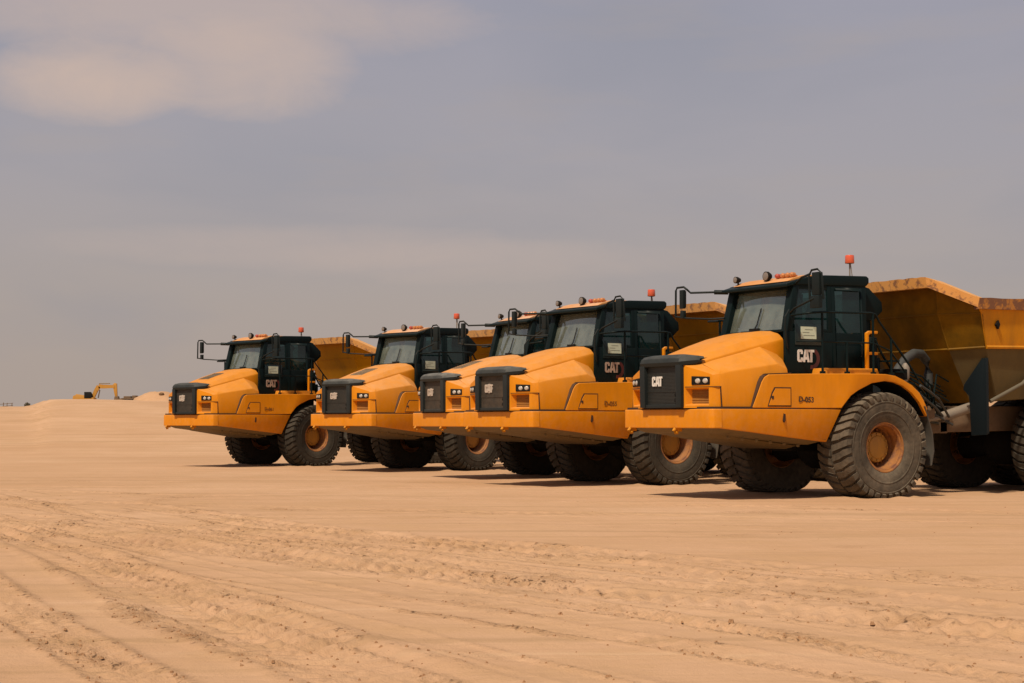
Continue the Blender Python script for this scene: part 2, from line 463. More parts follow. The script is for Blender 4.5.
        fl = MB(); fl.prism([(2.03, 1.33), (2.03, 1.475), (2.00, 1.50), (1.985, 1.475), (1.985, 1.33), (2.005, 1.30)], 'Y', 1.375, 1.422)
        if sg < 0: sk.flip_y(); fl.flip_y()
        so = sk.build('side_skirt', Y, root, bevel=.014, ang=30, smooth=40)
        fl.build('drain_slot', M['seal'], so)
        seam = MB(); seam.prism([(3.20, 1.29), (2.6, 1.35), (1.9, 1.415), (.9, 1.475), (.9, 1.2), (3.2, 1.2)], 'Z', 1.49, 1.56)
        vs = MB(); vs.prism([(3.238, 1.20), (3.238, 1.526), (3.218, 1.526), (3.218, 1.20)], 'Y', 1.25, 1.319)
        if sg < 0: seam.flip_y(); vs.flip_y()
        seam.build('panel_gap', M['seal'], so)
    be = MB()
    be.hexa([(3.33, -1.22, 1.225), (3.33, 1.22, 1.225), (1.05, 1.40, 1.01), (1.05, -1.40, 1.01)],
            [(3.18, -.95, 1.13), (3.18, .95, 1.13), (1.25, 1.12, .92), (1.25, -1.12, .92)])
    be.hexa([(3.05, -.7, 1.12), (3.05, .7, 1.12), (1.2, .8, .90), (1.2, -.8, .90)], [(2.9, -.55, 1.06), (2.9, .55, 1.06), (1.3, .6, .84), (1.3, -.6, .84)])
    for k in range(6):
        x = 2.9-k*.3; z = 1.225-(3.33-x)*.0943
        be.box(x-.03, x+.03, 1.02, 1.06, z-.16, z-.10)
    be.build('belly_guard', M['belly'], root, bevel=.02, ang=20)
    # ---------------- front fenders
    def arch(r, x): return .93+math.sqrt(max(r*r-x*x, 0))
    for sg in (1, -1):
        fd = MB()
        S = [(2.625, 1.362, 1.54, 1.363, 1.56), (2.56, 1.366, 1.54, 1.368, 1.70), (2.44, 1.375, 1.54, 1.378, 1.97), (2.385, 1.38, 1.54, 1.385, 2.05), (2.30, 1.385, 1.54, 1.39, 2.095),
             (1.9, 1.42, 1.54, 1.42, 2.11), (1.22, 1.476, 1.54, 1.476, 2.125), (1.16, 1.48, 1.54, 1.482, 2.125), (.835, 1.515, 1.54, 1.60, 2.127), (.70, 1.60, arch(1.08, .70), 1.65, 2.127),
             (.58, 1.645, arch(1.08, .58), 1.69, 2.128), (.3, 1.68, arch(1.08, .3), 1.71, 2.128), (0, 1.69, 2.01, 1.715, 2.125), (-.22, 1.69, arch(1.08, .22), 1.71, 2.10), (-.42, 1.685, arch(1.08, .42), 1.70, 2.03),
             (-.62, 1.68, arch(1.08, .62), 1.69, 1.945), (-.80, 1.675, arch(1.08, .80), 1.685, 1.815), (-.90, 1.67, arch(1.08, .90)-.01, 1.68, 1.69), (-.985, 1.665, 1.40, 1.675, 1.55)]
        rings = []
        for X, yl, zl, yu, zu in S:
            rear = X < .84
            zi = zl if rear else zl
            inner = 1.02
            rings.append([(X, yl, zl), (X, yu, zu), (X, inner, zu-.004), (X, inner, min(zl+.01, zu-.02) if rear else zl), (X, yl-.06, zl+.001)])
        fd.loft(rings, emi=[0, 0, 1, 1, 0])
        # raised step beside the cab
        fd.hexa([(.98, .9, 2.11), (.98, 1.26, 2.11), (-.30, 1.26, 2.09), (-.30, .9, 2.09)], [(.95, .9, 2.23), (.95, 1.22, 2.23), (-.26, 1.22, 2.24), (-.26, .9, 2.24)])
        gap = MB()
        gp_ = [(2.645, 1.54), (2.578, 1.705), (2.455, 1.978), (2.393, 2.065), (2.305, 2.112), (1.80, 2.135)]
        gi_ = [(2.60, 1.54), (2.53, 1.69), (2.42, 1.94), (2.36, 2.02), (2.29, 2.06), (1.86, 2.09)]
        for k in range(5):
            gap.hexa([(gp_[k][0], 1.352+.003*k, gp_[k][1]), (gp_[k+1][0], 1.355+.003*k, gp_[k+1][1]), (gi_[k+1][0], 1.355+.003*k, gi_[k+1][1]), (gi_[k][0], 1.352+.003*k, gi_[k][1])],
                     [(gp_[k][0], 1.20, gp_[k][1]), (gp_[k+1][0], 1.20, gp_[k+1][1]), (gi_[k+1][0], 1.20, gi_[k+1][1]), (gi_[k][0], 1.20, gi_[k][1])])
        ht = MB()
        def H(x, z, d): return (x, 1.42+(1.9-x)*.0815+d, z)
        oq = [(2.335, 1.565), (2.255, 1.80), (2.20, 1.885), (1.865, 1.885), (1.865, 1.565)]
        def grow(q, g):
            cx = sum(p[0] for p in q)/len(q); cz = sum(p[1] for p in q)/len(q)
            return [(p[0]+g*math.copysign(1, p[0]-cx), p[1]+g*math.copysign(1, p[1]-cz)) for p in q]
        for q, d0, d1, mi in ((grow(oq, 0), -.01, .006, 1), (grow(oq, -.020), -.01, .014, 0)):
            n = len(q)
            ht.add([H(*p, d0) for p in q]+[H(*p, d1) for p in q], [tuple(range(n, 2*n))]+[(i, (i+1) % n, n+(i+1) % n, n+i) for i in range(n)], mi)
        ht.box(2.225, 2.265, 1.39, 1.414, 1.69, 1.74, 1)
        fp = MB()
        fp.add([], [])
        F = [(-.90, 1.70, 1.58), (-1.02, 1.66, 1.36), (-1.13, 1.64, 1.10), (-1.17, 1.63, .80), (-1.12, 1.62, .55)]
        ringsf = [[(x, y, z), (x-.02, y, z+.005), (x-.02, 1.02, z+.005), (x, 1.02, z)] for x, y, z in F]
        fp.loft(ringsf)
        if sg < 0: fd.flip_y(); gap.flip_y(); ht.flip_y(); fp.flip_y()
        fo = fd.build('fender', [Y, M['chassis']], root, bevel=.014, ang=32, smooth=16)
        gap.build('fender_gap', M['seal'], fo)
        ht.build('access_hatch', [Y, M['seal']], fo, smooth=0)
        fp.build('mud_flap', M['flapgrey'], fo, smooth=50)
    # ---------------- cab
    K = M['black']
    cb = MB()
    # lower tub, front posts, rear wall, door surround, in one frame
    cb.prism([(1.555, .93), (1.555, .87), (1.42, .785), (1.42, -.785), (1.555, -.87), (1.555, -.93), (-.30, -.93), (-.30, .93)], 'Z', 2.14, 2.86)
    for s in (1, -1):
        def S_(y0, y1): return (y0, y1) if s > 0 else (-y1, -y0)
        def post(b0, b1, t0, t1, ya, yb, yta, ytb):
            q0 = [(b0, s*ya, 2.86), (b1, s*ya, 2.86), (b1, s*yb, 2.86), (b0, s*yb, 2.86)]
            q1 = [(t0, s*yta, 3.68), (t1, s*yta, 3.68), (t1, s*ytb, 3.68), (t0, s*ytb, 3.68)]
            cb.hexa(q0, q1)
        post(1.52, 1.38, 1.33, 1.20, .76, .92, .72, .885)     # front corner
        post(.60, .46, .58, .46, .84, .925, .81, .89)         # between the windows
        post(-.18, -.30, -.20, -.32, .80, .925, .78, .89)     # rear corner
        cb.box(-.30, 1.40, *S_(.86, .915), 2.86, 2.92)
        cb.box(-.32, 1.25, *S_(.82, .885), 3.60, 3.72)
    cb.box(-.31, -.27, -.85, .85, 2.86, 3.05)
    cb.box(1.44, 1.50, -.80, .80, 2.855, 2.90)
    cb.hexa([(1.29, -.75, 3.60), (1.29, .75, 3.60), (1.24, .75, 3.60), (1.24, -.75, 3.60)], [(1.28, -.75, 3.70), (1.28, .75, 3.70), (1.22, .75, 3.70), (1.22, -.75, 3.70)])
    # floor block and console so that the cabin is not an empty shell
    cb.box(1.20, 1.42, -.62, .62, 2.82, 2.98)
    cab = cb.build('cab', K, root, bevel=.012, ang=30)
    rf = MB()
    rf.prism([(1.50, 3.615), (1.505, 3.675), (1.28, 3.745), (.98, 3.80), (.62, 3.825), (-.30, 3.855), (-.37, 3.83), (-.37, 3.74), (-.30, 3.69), (1.22, 3.69)], 'Y', -.90, .90)
    for s in (1, -1):
        a, b2 = (.76, .905) if s > 0 else (-.905, -.76)
        rf.prism([(1.44, 3.64), (1.30, 3.745), (.98, 3.825), (.62, 3.86), (-.33, 3.885), (-.385, 3.85), (-.385, 3.76), (-.3, 3.70), (1.3, 3.66)], 'Y', a, b2)
    roof = rf.build('cab_roof', K, root, bevel=.022, seg=3, ang=22, smooth=45)
    yp = MB()
    yp.prism([(1.36, 3.735), (1.22, 3.80), (.95, 3.862), (.60, 3.87), (.42, 3.85), (.42, 3.78), (1.0, 3.76)], 'Y', -.755, .755)
    yp.build('roof_panel', dusty('dusty_roof_paint', (.66, .25, .02), .5, .35, .35, dustc=(.62, .36, .22)), roof, bevel=.012, ang=15, smooth=45)
    ws = MB()
    nseg = 6; q = []
    for k in range(nseg+1):
        t = -1+2*k/nseg
        q.append(((1.475-.05*t*t, .755*t, 2.895), (1.285-.05*t*t, .715*t, 3.61)))
    for k in range(nseg):
        ws.add([q[k][0], q[k+1][0], q[k+1][1], q[k][1]], [(0, 1, 2, 3)])
    wso = ws.build('windshield', M['windshield'], cab, smooth=60)
    wp = MB(); wp.tube([(1.50, .02, 2.92), (1.475, .06, 3.0), (1.40, .10, 3.30)], .011, 6); wp.box(1.47, 1.52, -.10, .14, 2.895, 2.945); wp.tube([(1.395, .085, 3.02), (1.30, .11, 3.42)], .009, 6)
    wp.build('windshield_wiper', M['chassis'], cab)
    for s in (1, -1):
        dg = MB(); dg.add([(.44, s*.90, 2.62), (-.17, s*.90, 2.62), (-.19, s*.865, 3.62), (.44, s*.865, 3.62)], [(0, 1, 2, 3) if s < 0 else (3, 2, 1, 0)])
        # door leaf with its glass running almost its full height
        dl = MB()
        for (x0, x1, z0, z1) in ((.50, .43, 2.18, 3.66), (-.16, -.22, 2.18, 3.66), (.43, -.16, 2.18, 2.63), (.43, -.16, 3.60, 3.66)):
            yo = .945; dl.hexa([(x0, s*(.925), z0), (x1, s*.925, z0), (x1, s*.955, z0), (x0, s*.955, z0)], [(x0, s*(.925-.05*(z1 > 3)), z1), (x1, s*(.925-.05*(z1 > 3)), z1), (x1, s*(.955-.055*(z1 > 3)), z1), (x0, s*(.955-.055*(z1 > 3)), z1)])
        d = dl.build('door', K, root, bevel=.006)
        dg.v = [(x, y+s*.030, z) for x, y, z in dg.v]
        dg.build('door_window', M['sideglass'], d)
        hd = MB(); hd.tube([(-.13, s*.965, 2.45), (-.13, s*.985, 2.50), (-.13, s*.985, 2.64), (-.13, s*.95, 2.69)], .012); hd.build('door_handle', M['chassis'], d)
        qg = MB(); qg.add([(1.36, s*.905, 2.92), (.60, s*.905, 2.92), (.58, s*.87, 3.60), (1.22, s*.87, 3.60)], [(0, 1, 2, 3)]); qg.build('quarter_window', M['sideglass'], cab)
    rg = MB(); rg.add([(-.29, -.78, 3.05), (-.29, .78, 3.05), (-.30, .76, 3.60), (-.30, -.76, 3.60)], [(0, 1, 2, 3)]); rg.build('rear_window', M['windshield'], cab)
    st_ = MB(); st_.box(.05, .55, -.27, .27, 2.70, 2.98); st_.prism([(.02, 2.95), (.16, 2.95), (.06, 3.45), (-.06, 3.45)], 'Y', -.25, .25); st_.prism([(-.02, 3.43), (.08, 3.43), (.05, 3.60), (-.03, 3.60)], 'Y', -.13, .13)
    st_.build('driver_seat', M['seat'], cab, bevel=.03, seg=3)
    sw = MB()
    cpt = Vector((.86, 0, 3.03))
    sw.tube([cpt+Vector((.10*math.sin(t)*.6, .20*math.cos(t), .16*math.sin(t)))for t in [2*math.pi*k/20 for k in range(21)]], .014, 6); sw.tube([cpt, cpt+Vector((.22, 0, -.22))], .03, 8); sw.tube([cpt+Vector((0, -.2, 0)), cpt+Vector((0, .2, 0))], .012, 6)
    sw.build('steering_wheel', M['seat'], cab)
    # lighter lower side panel with the notice and the lettering, left side
    pn = MB(); pn.box(.74, 1.36, .932, .942, 2.63, 2.99); pn.box(.78, 1.32, .941, .946, 2.66, 2.96)
    pn.build('side_panel', dusty('smoked_panel', (.008, .022, .024), .3, .02, .1, dustc=(.2, .18, .14)), cab, bevel=.004)
    nt_ = MB(); nt_.box(.89, 1.235, .944, .954, 2.735, 2.945)
    nt_.build('notice', M['notice'], cab)
    ni = MB()
    for k, (x0, x1) in enumerate(((.97, 1.15), (1.05, 1.20), (.93, 1.18))): ni.box(x0, x1, .9545, .956, 2.89-k*.05, 2.898-k*.05)
    ni.build('notice_print', M['noticeink'], cab)
    lt = MB()
    cat_letters(lt, .375, .215, lambda u, v, d: (1.305-u, .934+d, 2.335+v), .008)
    lt.build('side_lettering', M['white'], cab, smooth=0)
    rd = MB()
    cx, cz = .985, 2.40
    arc = [(cx-.185*math.cos(t), cz+.185*math.sin(t)) for t in [R(-100+k*10) for k in range(17)]]
    arci = [(cx-.115*math.cos(t), cz+.115*math.sin(t)) for t in [R(-100+k*10) for k in range(17)]]
    for k in range(16):
        rd.hexa([(arc[k][0], .931, arc[k][1]), (arc[k+1][0], .931, arc[k+1][1]), (arci[k+1][0], .931, arci[k+1][1]), (arci[k][0], .931, arci[k][1])],
                [(arc[k][0], .9355, arc[k][1]), (arc[k+1][0], .9355, arc[k+1][1]), (arci[k+1][0], .9355, arci[k+1][1]), (arci[k][0], .9355, arci[k][1])])
    rd.build('red_emblem', M['red'], cab, smooth=0)
    # roof lamps, beacon
    for (x, y, z, r) in ((1.30, -.69, 3.86, .060), (1.25, .10, 3.87, .085), (1.25, -.30, 3.82, .0)):
        if not r: continue
        wl = MB(); wl.tube([(x-.06, y, z), (x, y, z), (x+.05, y, z)], [r*.6, r, r], 16); wl.tube([(x-.02, y, z-.14), (x-.02, y, z-r*.8)], .016, 6)
        w = wl.build('work_light', M['chassis'], roof, smooth=50)
        l2 = MB(); l2.tube([(x+.048, y, z), (x+.058, y, z), (x+.066, y, z)], [r*.86, r*.8, r*.35], 16); l2.build('lamp_lens', M['worklens'], roof, smooth=50)
    for (y, m) in ((.25, 'redlens'), (.40, 'amber'), (.53, 'amber'), (.64, 'amber')):
        ml = MB(); ml.tube([(1.10, y, 3.865), (1.17, y, 3.865), (1.20, y, 3.865)], [.042, .045, .025], 12); ml.box(1.05, 1.12, y-.02, y+.02, 3.72, 3.865); ml.build('marker_lamp', M[m], roof)
    bst = MB(); bst.tube([(0, 0, -.45), (0, 0, -.055)], .013, 6); bst.tube([(-.05, .03, -.42), (0, .02, -.06)], .008, 6); bst.lathez([(.05, -.065), (.055, -.055), (.055, -.03)], n=16)
    bst.build('beacon_stem', M['steel'], roof, loc=(-.21, .6, 4.19)); 
    bl = MB(); bl.lathez([(.078, -.06), (.084, -.05), (.080, .07), (.074, .085), (.04, .092), (.01, .093)], n=20)
    bl.build('beacon', M['beacon'], roof, loc=(-.21, .6, 4.19), smooth=50)
    # mirrors on tube arms
    for s, mx in ((1, 1.42), (-1, 1.86)):
        my = s*1.58
        mr = MB()
        if s < 0:
            mr.tube([(1.36, -.88, 3.65), (1.50, -1.05, 3.66), (1.80, -1.42, 3.66), (mx, -1.45, 3.72), (mx+.02, -1.52, 3.77), (mx+.02, -1.72, 3.77), (mx+.02, -1.76, 3.72), (mx+.02, -1.77, 3.22)], .020, 8)
            mr.tube([(1.36, -.88, 3.65), (1.43, -.97, 3.655), (1.52, -1.08, 3.66)], .042, 8)
            mr.tube([(1.45, -.88, 3.18), (1.62, -1.1, 3.17), (1.85, -1.50, 3.20), (mx+.02, -1.76, 3.24)], .016, 8)
            mr.box(mx-.03, mx+.03, -1.64, -1.53, 3.38, 3.72); mr.box(mx-.03, mx+.03, -1.62, -1.52, 3.20, 3.34)
        else:
            mr.tube([(1.42, .90, 3.18), (1.50, 1.10, 3.24), (1.46, 1.55, 3.38), (1.40, 1.66, 3.42)], .020, 8)
            mr.tube([(1.46, 1.45, 3.36), (1.46, 1.43, 3.78), (1.46, 1.50, 3.86), (1.44, 1.62, 3.87), (1.42, 1.70, 3.80), (1.40, 1.72, 3.36)], .020, 8)
            mr.tube([(1.30, .90, 3.68), (1.42, 1.2, 3.76), (1.45, 1.45, 3.80)], .020, 8)
            mr.box(mx-.04, mx+.04, 1.50, 1.68, 3.44, 3.82); mr.box(mx-.03, mx+.05, 1.46, 1.68, 3.22, 3.42)
            mr.tube([(1.53, .95, 2.55), (1.62, 1.0, 2.9), (1.62, 1.0, 3.1), (1.50, .96, 3.22)], .016, 6)
        mo = mr.build('mirror', M['mirrorblack'], root, bevel=.004, smooth=50)
        mg = MB(); mg.box(mx-.052, mx-.042, *((1.52, 1.66) if s > 0 else (-1.63, -1.54)), 3.47 if s > 0 else 3.40, 3.79 if s > 0 else 3.70)
        mg.build('mirror_glass', M['mirrorglass'], mo)
    # handrails
    for s in (1, -1):
        hr = MB(); y = s*1.40
        hr.tube([(1.48, s*1.0, 3.13), (1.46, s*1.34, 3.14), (1.40, y, 3.15), (1.15, y, 3.17), (.05, y, 3.19), (-.06, y, 3.17), (-.14, y, 3.05), (-.85, y, 2.30), (-1.05, y, 2.05)], .019, 8)
        hr.tube([(1.15, y, 2.67), (.0, y, 2.67), (-.38, y, 2.55), (-.75, y, 2.18)], .015, 8)
        for x, zt in ((1.15, 3.17), (.60, 2.67), (.0, 3.18), (-.42, 2.76)):
            hr.tube([(x, y, 2.04), (x, y, zt)], .021, 8); hr.box(x-.035, x+.035, y-.035, y+.035, 2.12, 2.17)
        hr.tube([(1.15, y, 2.67), (1.30, s*1.36, 2.67), (1.42, s*1.05, 2.68)], .015, 8)
        hr.build('handrail', M['black'], root, smooth=50)
    # steps at the back of the platform, yellow bracket, filters behind the cab
    yb = MB()
    yb.prism([(-.08, 2.20), (-.13, 2.20), (-.13, 2.82), (-.17, 2.85), (-.34, 2.85), (-.34, 2.90), (-.15, 2.90), (-.08, 2.86)], 'Y', 1.10, 1.16); yb.box(-.34, -.12, 1.10, 1.16, 2.48, 2.53)
    yb.build('step_bracket', M['yellow'], root, bevel=.008)
    ai = MB()
    ai.prism([(-.42, 3.12), (-.42, 3.74), (-.60, 3.70), (-.90, 3.46), (-.92, 3.30), (-.7, 3.12)], 'Y', .15, .68); ai.tube([(-.62, .45, 2.1), (-.62, .45, 3.2)], .16, 14)
    ai.tube([(-.35, .92, 2.2), (-.36, .96, 2.5), (-.36, .96, 2.8)], .11, 12); ai.tube([(-.55, .80, 2.1), (-.55, .80, 2.45)], .13, 12)
    ai.build('air_filter', M['black'], root, bevel=.03, smooth=50)
    ex = MB(); ex.tube([(-.6, -.5, 2.0), (-.6, -.5, 3.2), (-.62, -.5, 3.5), (-.72, -.5, 3.62)], [.10, .12, .09, .09], 14); ex.build('exhaust_pipe', M['chassis'], root, smooth=50)
    ho = MB(); ho.tube([(-.95, .95, 2.12), (-1.05, .92, 2.26), (-1.30, .84, 2.44), (-1.62, .72, 2.55), (-1.90, .62, 2.55), (-2.06, .58, 2.44), (-2.12, .58, 2.20), (-2.12, .58, 1.95)], .085, 12)
    ho.build('intake_hose', M['hose'], root, smooth=60)
    hb = MB()
    random.seed(3)
    for k in range(7):
        y = .35+k*.09; z = random.uniform(1.5, 2.0)
        hb.tube([(-1.0-.05*k, y, 2.05), (-1.3, y+.03, 2.15-.05*k), (-1.7, y, 1.9-.06*k), (-2.1, y-.05, z-.1), (-2.4, y, z-.25)], .022, 6)
    for k in range(4):
        hb.tube([(-1.15, 1.35-.2*k, 1.95-.03*k), (-1.5, 1.2-.16*k, 1.86-.10*k), (-1.9, 1.05-.12*k, 1.72-.13*k), (-2.3, .9-.09*k, 1.40-.04*k)], .024, 6)
    hb.build('hydraulic_hoses', M['hose'], root, smooth=60)
    bx = MB(); bx.box(-.9, -.55, .9, 1.3, 2.05, 2.24); bx.box(-1.25, -.95, .55, .95, 1.75, 2.16); bx.box(-1.5, -1.3, .3, .7, 1.7, 2.1)
    bx.build('valve_block', M['chassis'], root, bevel=.02)
    for k in range(4):
        sp_ = MB(); sp_.box(-.62-.16*k, -.40-.16*k, 1.12, 1.40, 2.36-.19*k, 2.385-.19*k); sp_.build('step', M['black'], root)
    lr = MB(); lr.tube([(-.30, 1.13, 2.75), (-.45, 1.13, 2.50), (-1.05, 1.13, 1.80)], .022, 8); lr.build('step_rail', M['black'], root, smooth=50)
    ac = MB(); ac.tube([(-1.12, 1.02, 2.02), (-1.12, 1.02, 2.10), (-1.12, 1.02, 2.30), (-1.12, 1.02, 2.36)], [.03, .075, .075, .03], 12); ac.build('accumulator', M['steel'], root, smooth=40)
    pc = MB()
    for k in range(9):
        z = 1.45+.09*k; y = .95-.07*(k % 4); pc.tube([(-1.30, y, 2.2-.03*k), (-1.55, y+.05, 2.12-.04*k), (-1.85, y-.02, 1.95-.05*k), (-2.05, y-.1, z), (-2.45, y-.2, z-.12)], .016, 6)
    pc.build('control_lines', M['black'], root, smooth=60)
    mf = MB(); mf.box(-1.75, -1.55, .62, .84, 1.58, 1.86); mf.box(-1.95, -1.75, .70, .90, 1.38, 1.60); mf.tube([(-1.65, .86, 1.72), (-1.65, .95, 1.72)], .05, 10)
    mf.build('pipe_manifold', M['framebrown'], root, bevel=.015)
    hp_ = MB(); hp_.prism([(-1.3, 1.02), (-1.3, 1.32), (-1.75, 1.42), (-2.15, 1.36), (-2.15, 1.12), (-1.7, .98)], 'Y', .42, .60); hp_.tube([(-1.72, .40, 1.2), (-1.72, .66, 1.2)], .11, 14)
    hp_.build('hitch_arm', M['framebrown'], root, bevel=.02)
    cy = MB(); cy.tube([(-1.55, .80, 1.33), (-2.3, .80, 1.40)], .05, 12); cy.tube([(-2.2, .80, 1.39), (-3.1, .82, 1.62)], .095, 14)
    cy.build('steering_cylinder', M['steel'], root, smooth=50)
    # ---------------- chassis
    ch = MB()
    ch.box(-1.5, 1.2, -.55, .55, .95, 1.5); ch.box(-.6, .9, -.75, .75, 1.4, 2.12); ch.tube([(0, -1.0, WZ), (0, -.5, WZ), (0, .5, WZ), (0, 1.0, WZ)], [.30, .22, .22, .30], 16); ch.ball((0, 0, WZ), .42)
    ch.box(-.25, .95, .60, .98, .98, 1.50); ch.box(-.25, .95, -.98, -.60, .98, 1.50); ch.box(.3, .9, -.3, .3, .80, 1.0)
    ch.box(1.0, 3.1, -1.1, 1.1, 1.26, 1.48); ch.box(-.3, 1.5, -.9, .9, 1.9, 2.16); ch.box(1.5, 3.3, -.55, .55, 1.5, 2.2)
    ch.build('front_chassis', M['chassis'], root, bevel=.02)
    rfm = MB()
    rfm.prism([(-1.35, 1.05), (-1.35, 1.45), (-2.3, 1.60), (-8.6, 1.62), (-8.6, 1.20), (-2.6, 1.12)], 'Y', .30, .62); rfm.mirror_y()
    rfm.box(-2.55, -2.35, -.62, .62, 1.1, 1.6); rfm.ball((-1.45, 0, 1.2), .38)
    for x in (-4.72, -6.68): rfm.tube([(x, -1.0, WZ), (x, -.5, WZ), (x, .5, WZ), (x, 1.0, WZ)], [.30, .22, .22, .30], 16, 1); rfm.ball((x, 0, WZ), .42, 1)
    rfm.prism([(-4.4, 1.0), (-6.8, 1.0), (-5.6, 1.45)], 'Y', .72, .92); rfm.prism([(-4.4, 1.0), (-6.8, 1.0), (-5.6, 1.45)], 'Y', -.92, -.72)
    rfm.build('rear_frame', [M['framebrown'], M['chassis']], root, bevel=.02)
    for sg in (1, -1):
        hs2 = MB(); hs2.tube([(-2.72, sg*1.50, 1.68), (-3.5, sg*1.555, 2.01), (-3.56, sg*1.56, 2.035), (-5.0, sg*1.66, 2.62)], [.035, .035, .055, .055], 12)
        hs2.build('hoist_cylinder', M['hoist'], root, smooth=50)
    gd = MB()
    poly = [(1.16, 1.06), (1.53, 1.08), (1.515, 2.44), (1.44, 2.46), (1.0, 1.99), (.98, 1.90), (1.12, 1.78)]
    gd.prism(poly, 'X', -2.62, -2.585); gd.box(-2.64, -2.58, 1.50, 1.545, 1.10, 2.46)
    gl_ = gd.build('mud_guard', M['guard'], root, bevel=.006); 
    gdr = MB(); gdr.prism(poly, 'X', -2.62, -2.585); gdr.flip_y(); gdr.build('mud_guard', M['guard'], root, bevel=.006)
    # ---------------- dump body
    db = MB()
    half = {
        # front wall top, fold, bottom
        'A': (-1.86, 1.05, 3.76), 'B': (-2.00, .95, 3.26), 'C': (-2.28, .93, 2.63), 'D': (-2.90, .85, 1.66),
        'E': (-2.30, 1.68, 3.34), 'F': (-2.37, 1.66, 3.25), 'G': (-2.54, 1.58, 2.655), 'H': (-3.05, 1.36, 1.70)}
    def pt(k, s): x, y, z = half[k]; return (x, s*y, z)
    for s in (1, -1):
        quads = [('A', 'B', 'F', 'E'), ('B', 'C', 'G', 'F')]
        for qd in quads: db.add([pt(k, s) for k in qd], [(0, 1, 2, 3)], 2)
        db.add([pt(k, s) for k in ('C', 'D', 'H', 'G')], [(0, 1, 2, 3)], 1)
        # long side
        xr = -8.8
        db.add([pt('E', s), pt('G', s), (xr, s*1.66, 2.75), (xr, s*1.72, 3.40)], [(0, 1, 2, 3)], 0)
        db.add([pt('G', s), pt('H', s), (xr-.2, s*1.40, 2.0), (xr, s*1.66, 2.75)], [(0, 1, 2, 3)], 1)
        db.add([pt('H', s), pt('D', s), (-2.90, 0, 1.66), (xr-.2, 0, 2.0), (xr-.2, s*1.40, 2.0)], [(0, 1, 2, 3, 4)], 1)
        # inside skin
        db.add([(-2.35, s*1.0, 3.7), (-3.1, s*.9, 2.05), (-8.7, s*1.2, 2.1), (-8.8, s*1.62, 3.42), (-2.5, s*1.60, 3.4)], [(0, 1, 2, 3, 4)], 0)
        # proud ledges where the plates meet
        a, b2 = Vector(pt('G', s)), Vector((xr, s*1.66, 2.75))
        db.tube([a+Vector((0, s*.01, 0)), b2], .035, 6)
        db.tube([Vector(pt('C', s)), a], .024, 6, 2)
        db.tube([Vector(pt('E', s)), Vector(pt('F', s)), a], .022, 6)
        db.tube([Vector(pt('A', s)), Vector(pt('B', s)), Vector(pt('C', s))], .014, 6, 2)
        db.tube([Vector(pt('B', s)), Vector(pt('F', s))], .016, 6, 2)
        for x in (-4.2, -5.8, -7.4):
            db.hexa([(x, s*1.63, 2.72), (x-.12, s*1.63, 2.72), (x-.12, s*1.42, 1.86), (x, s*1.42, 1.86)], [(x, s*1.70, 2.68), (x-.12, s*1.70, 2.68), (x-.12, s*1.50, 1.84), (x, s*1.50, 1.84)], 1)
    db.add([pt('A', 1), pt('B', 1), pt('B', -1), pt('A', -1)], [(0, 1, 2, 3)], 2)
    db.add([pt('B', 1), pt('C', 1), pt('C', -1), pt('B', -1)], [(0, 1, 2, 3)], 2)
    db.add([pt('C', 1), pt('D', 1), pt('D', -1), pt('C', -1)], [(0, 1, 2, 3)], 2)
    db.add([(-2.35, -1, 3.7), (-2.35, 1, 3.7), (-3.1, .9, 2.05), (-3.1, -.9, 2.05)], [(0, 1, 2, 3)], 0)
    db.add([(-3.1, -.9, 2.05), (-3.1, .9, 2.05), (-8.7, 1.2, 2.1), (-8.7, -1.2, 2.1)], [(0, 1, 2, 3)], 0)
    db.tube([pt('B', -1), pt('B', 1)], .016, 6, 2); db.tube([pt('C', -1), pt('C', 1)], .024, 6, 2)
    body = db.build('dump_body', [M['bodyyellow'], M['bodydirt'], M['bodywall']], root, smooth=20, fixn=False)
    lp = MB()
    # canopy lip: a thick folded plate over the front wall, sloping down to the side rails
    def lipring(y, x, z, dx, h): return [(x, y, z), (x-.03, y, z-h), (x-dx, y, z-h-.01), (x-dx-.02, y, z-.02)]
    front = [(-2.22, -1.75, 3.52), (-1.55, -1.10, 3.915), (-1.545, 0, 3.915), (-1.55, 1.10, 3.915), (-2.22, 1.75, 3.52)]
    rings = []
    nsub = 10
    random.seed(11)
    for i in range(4):
        for k in range(nsub + (1 if i == 3 else 0)):
            t = k/nsub
            p = [front[i][j]*(1-t)+front[i+1][j]*t for j in range(3)]
            jz = random.uniform(-.008, .004); jx = random.uniform(-.008, .008)
            rings.append([(p[0]+jx, p[1], p[2]+jz), (p[0]-.045, p[1], p[2]-.19), (p[0]-.18, p[1]*.97, p[2]-.19), (p[0]-.50, p[1]*.93, p[2]-.06)])
    lp.loft(rings)
    lp.build('canopy_lip', M['lip'], body, smooth=25, bevel=0)
    for s in (1, -1):
        rl = MB(); rings = []
        for k in range(25):
            t = k/24; x = -2.22*(1-t)-8.85*t; j = random.uniform(-.010, .004)
            rings.append([(x, s*1.76, 3.525+.09*t+j), (x, s*1.745, 3.325+.09*t), (x, s*1.62, 3.32+.09*t), (x, s*1.60, 3.53+.09*t+j)])
        rl.loft(rings); rl.build('side_rail', M['raillip'], body, smooth=25)
        sl2 = MB(); sl2.prism([(-2.70, 3.06), (-2.76, 3.14), (-2.80, 3.06), (-2.76, 2.98)], 'Y', s*1.64, s*1.69); sl2.build('lifting_slot', M['chassis'], body)
    # ---------------- wheels
    tm = tyre_mb()
    rimp = [(.43, .285), (.438, .305), (.43, .325), (.412, .322), (.404, .295), (.380, .285), (.372, .262), (.378, .24), (.360, .20), (.352, .12), (.362, .10), (.345, .06), (.335, -.04), (.27, -.06), (.20, -.06)]
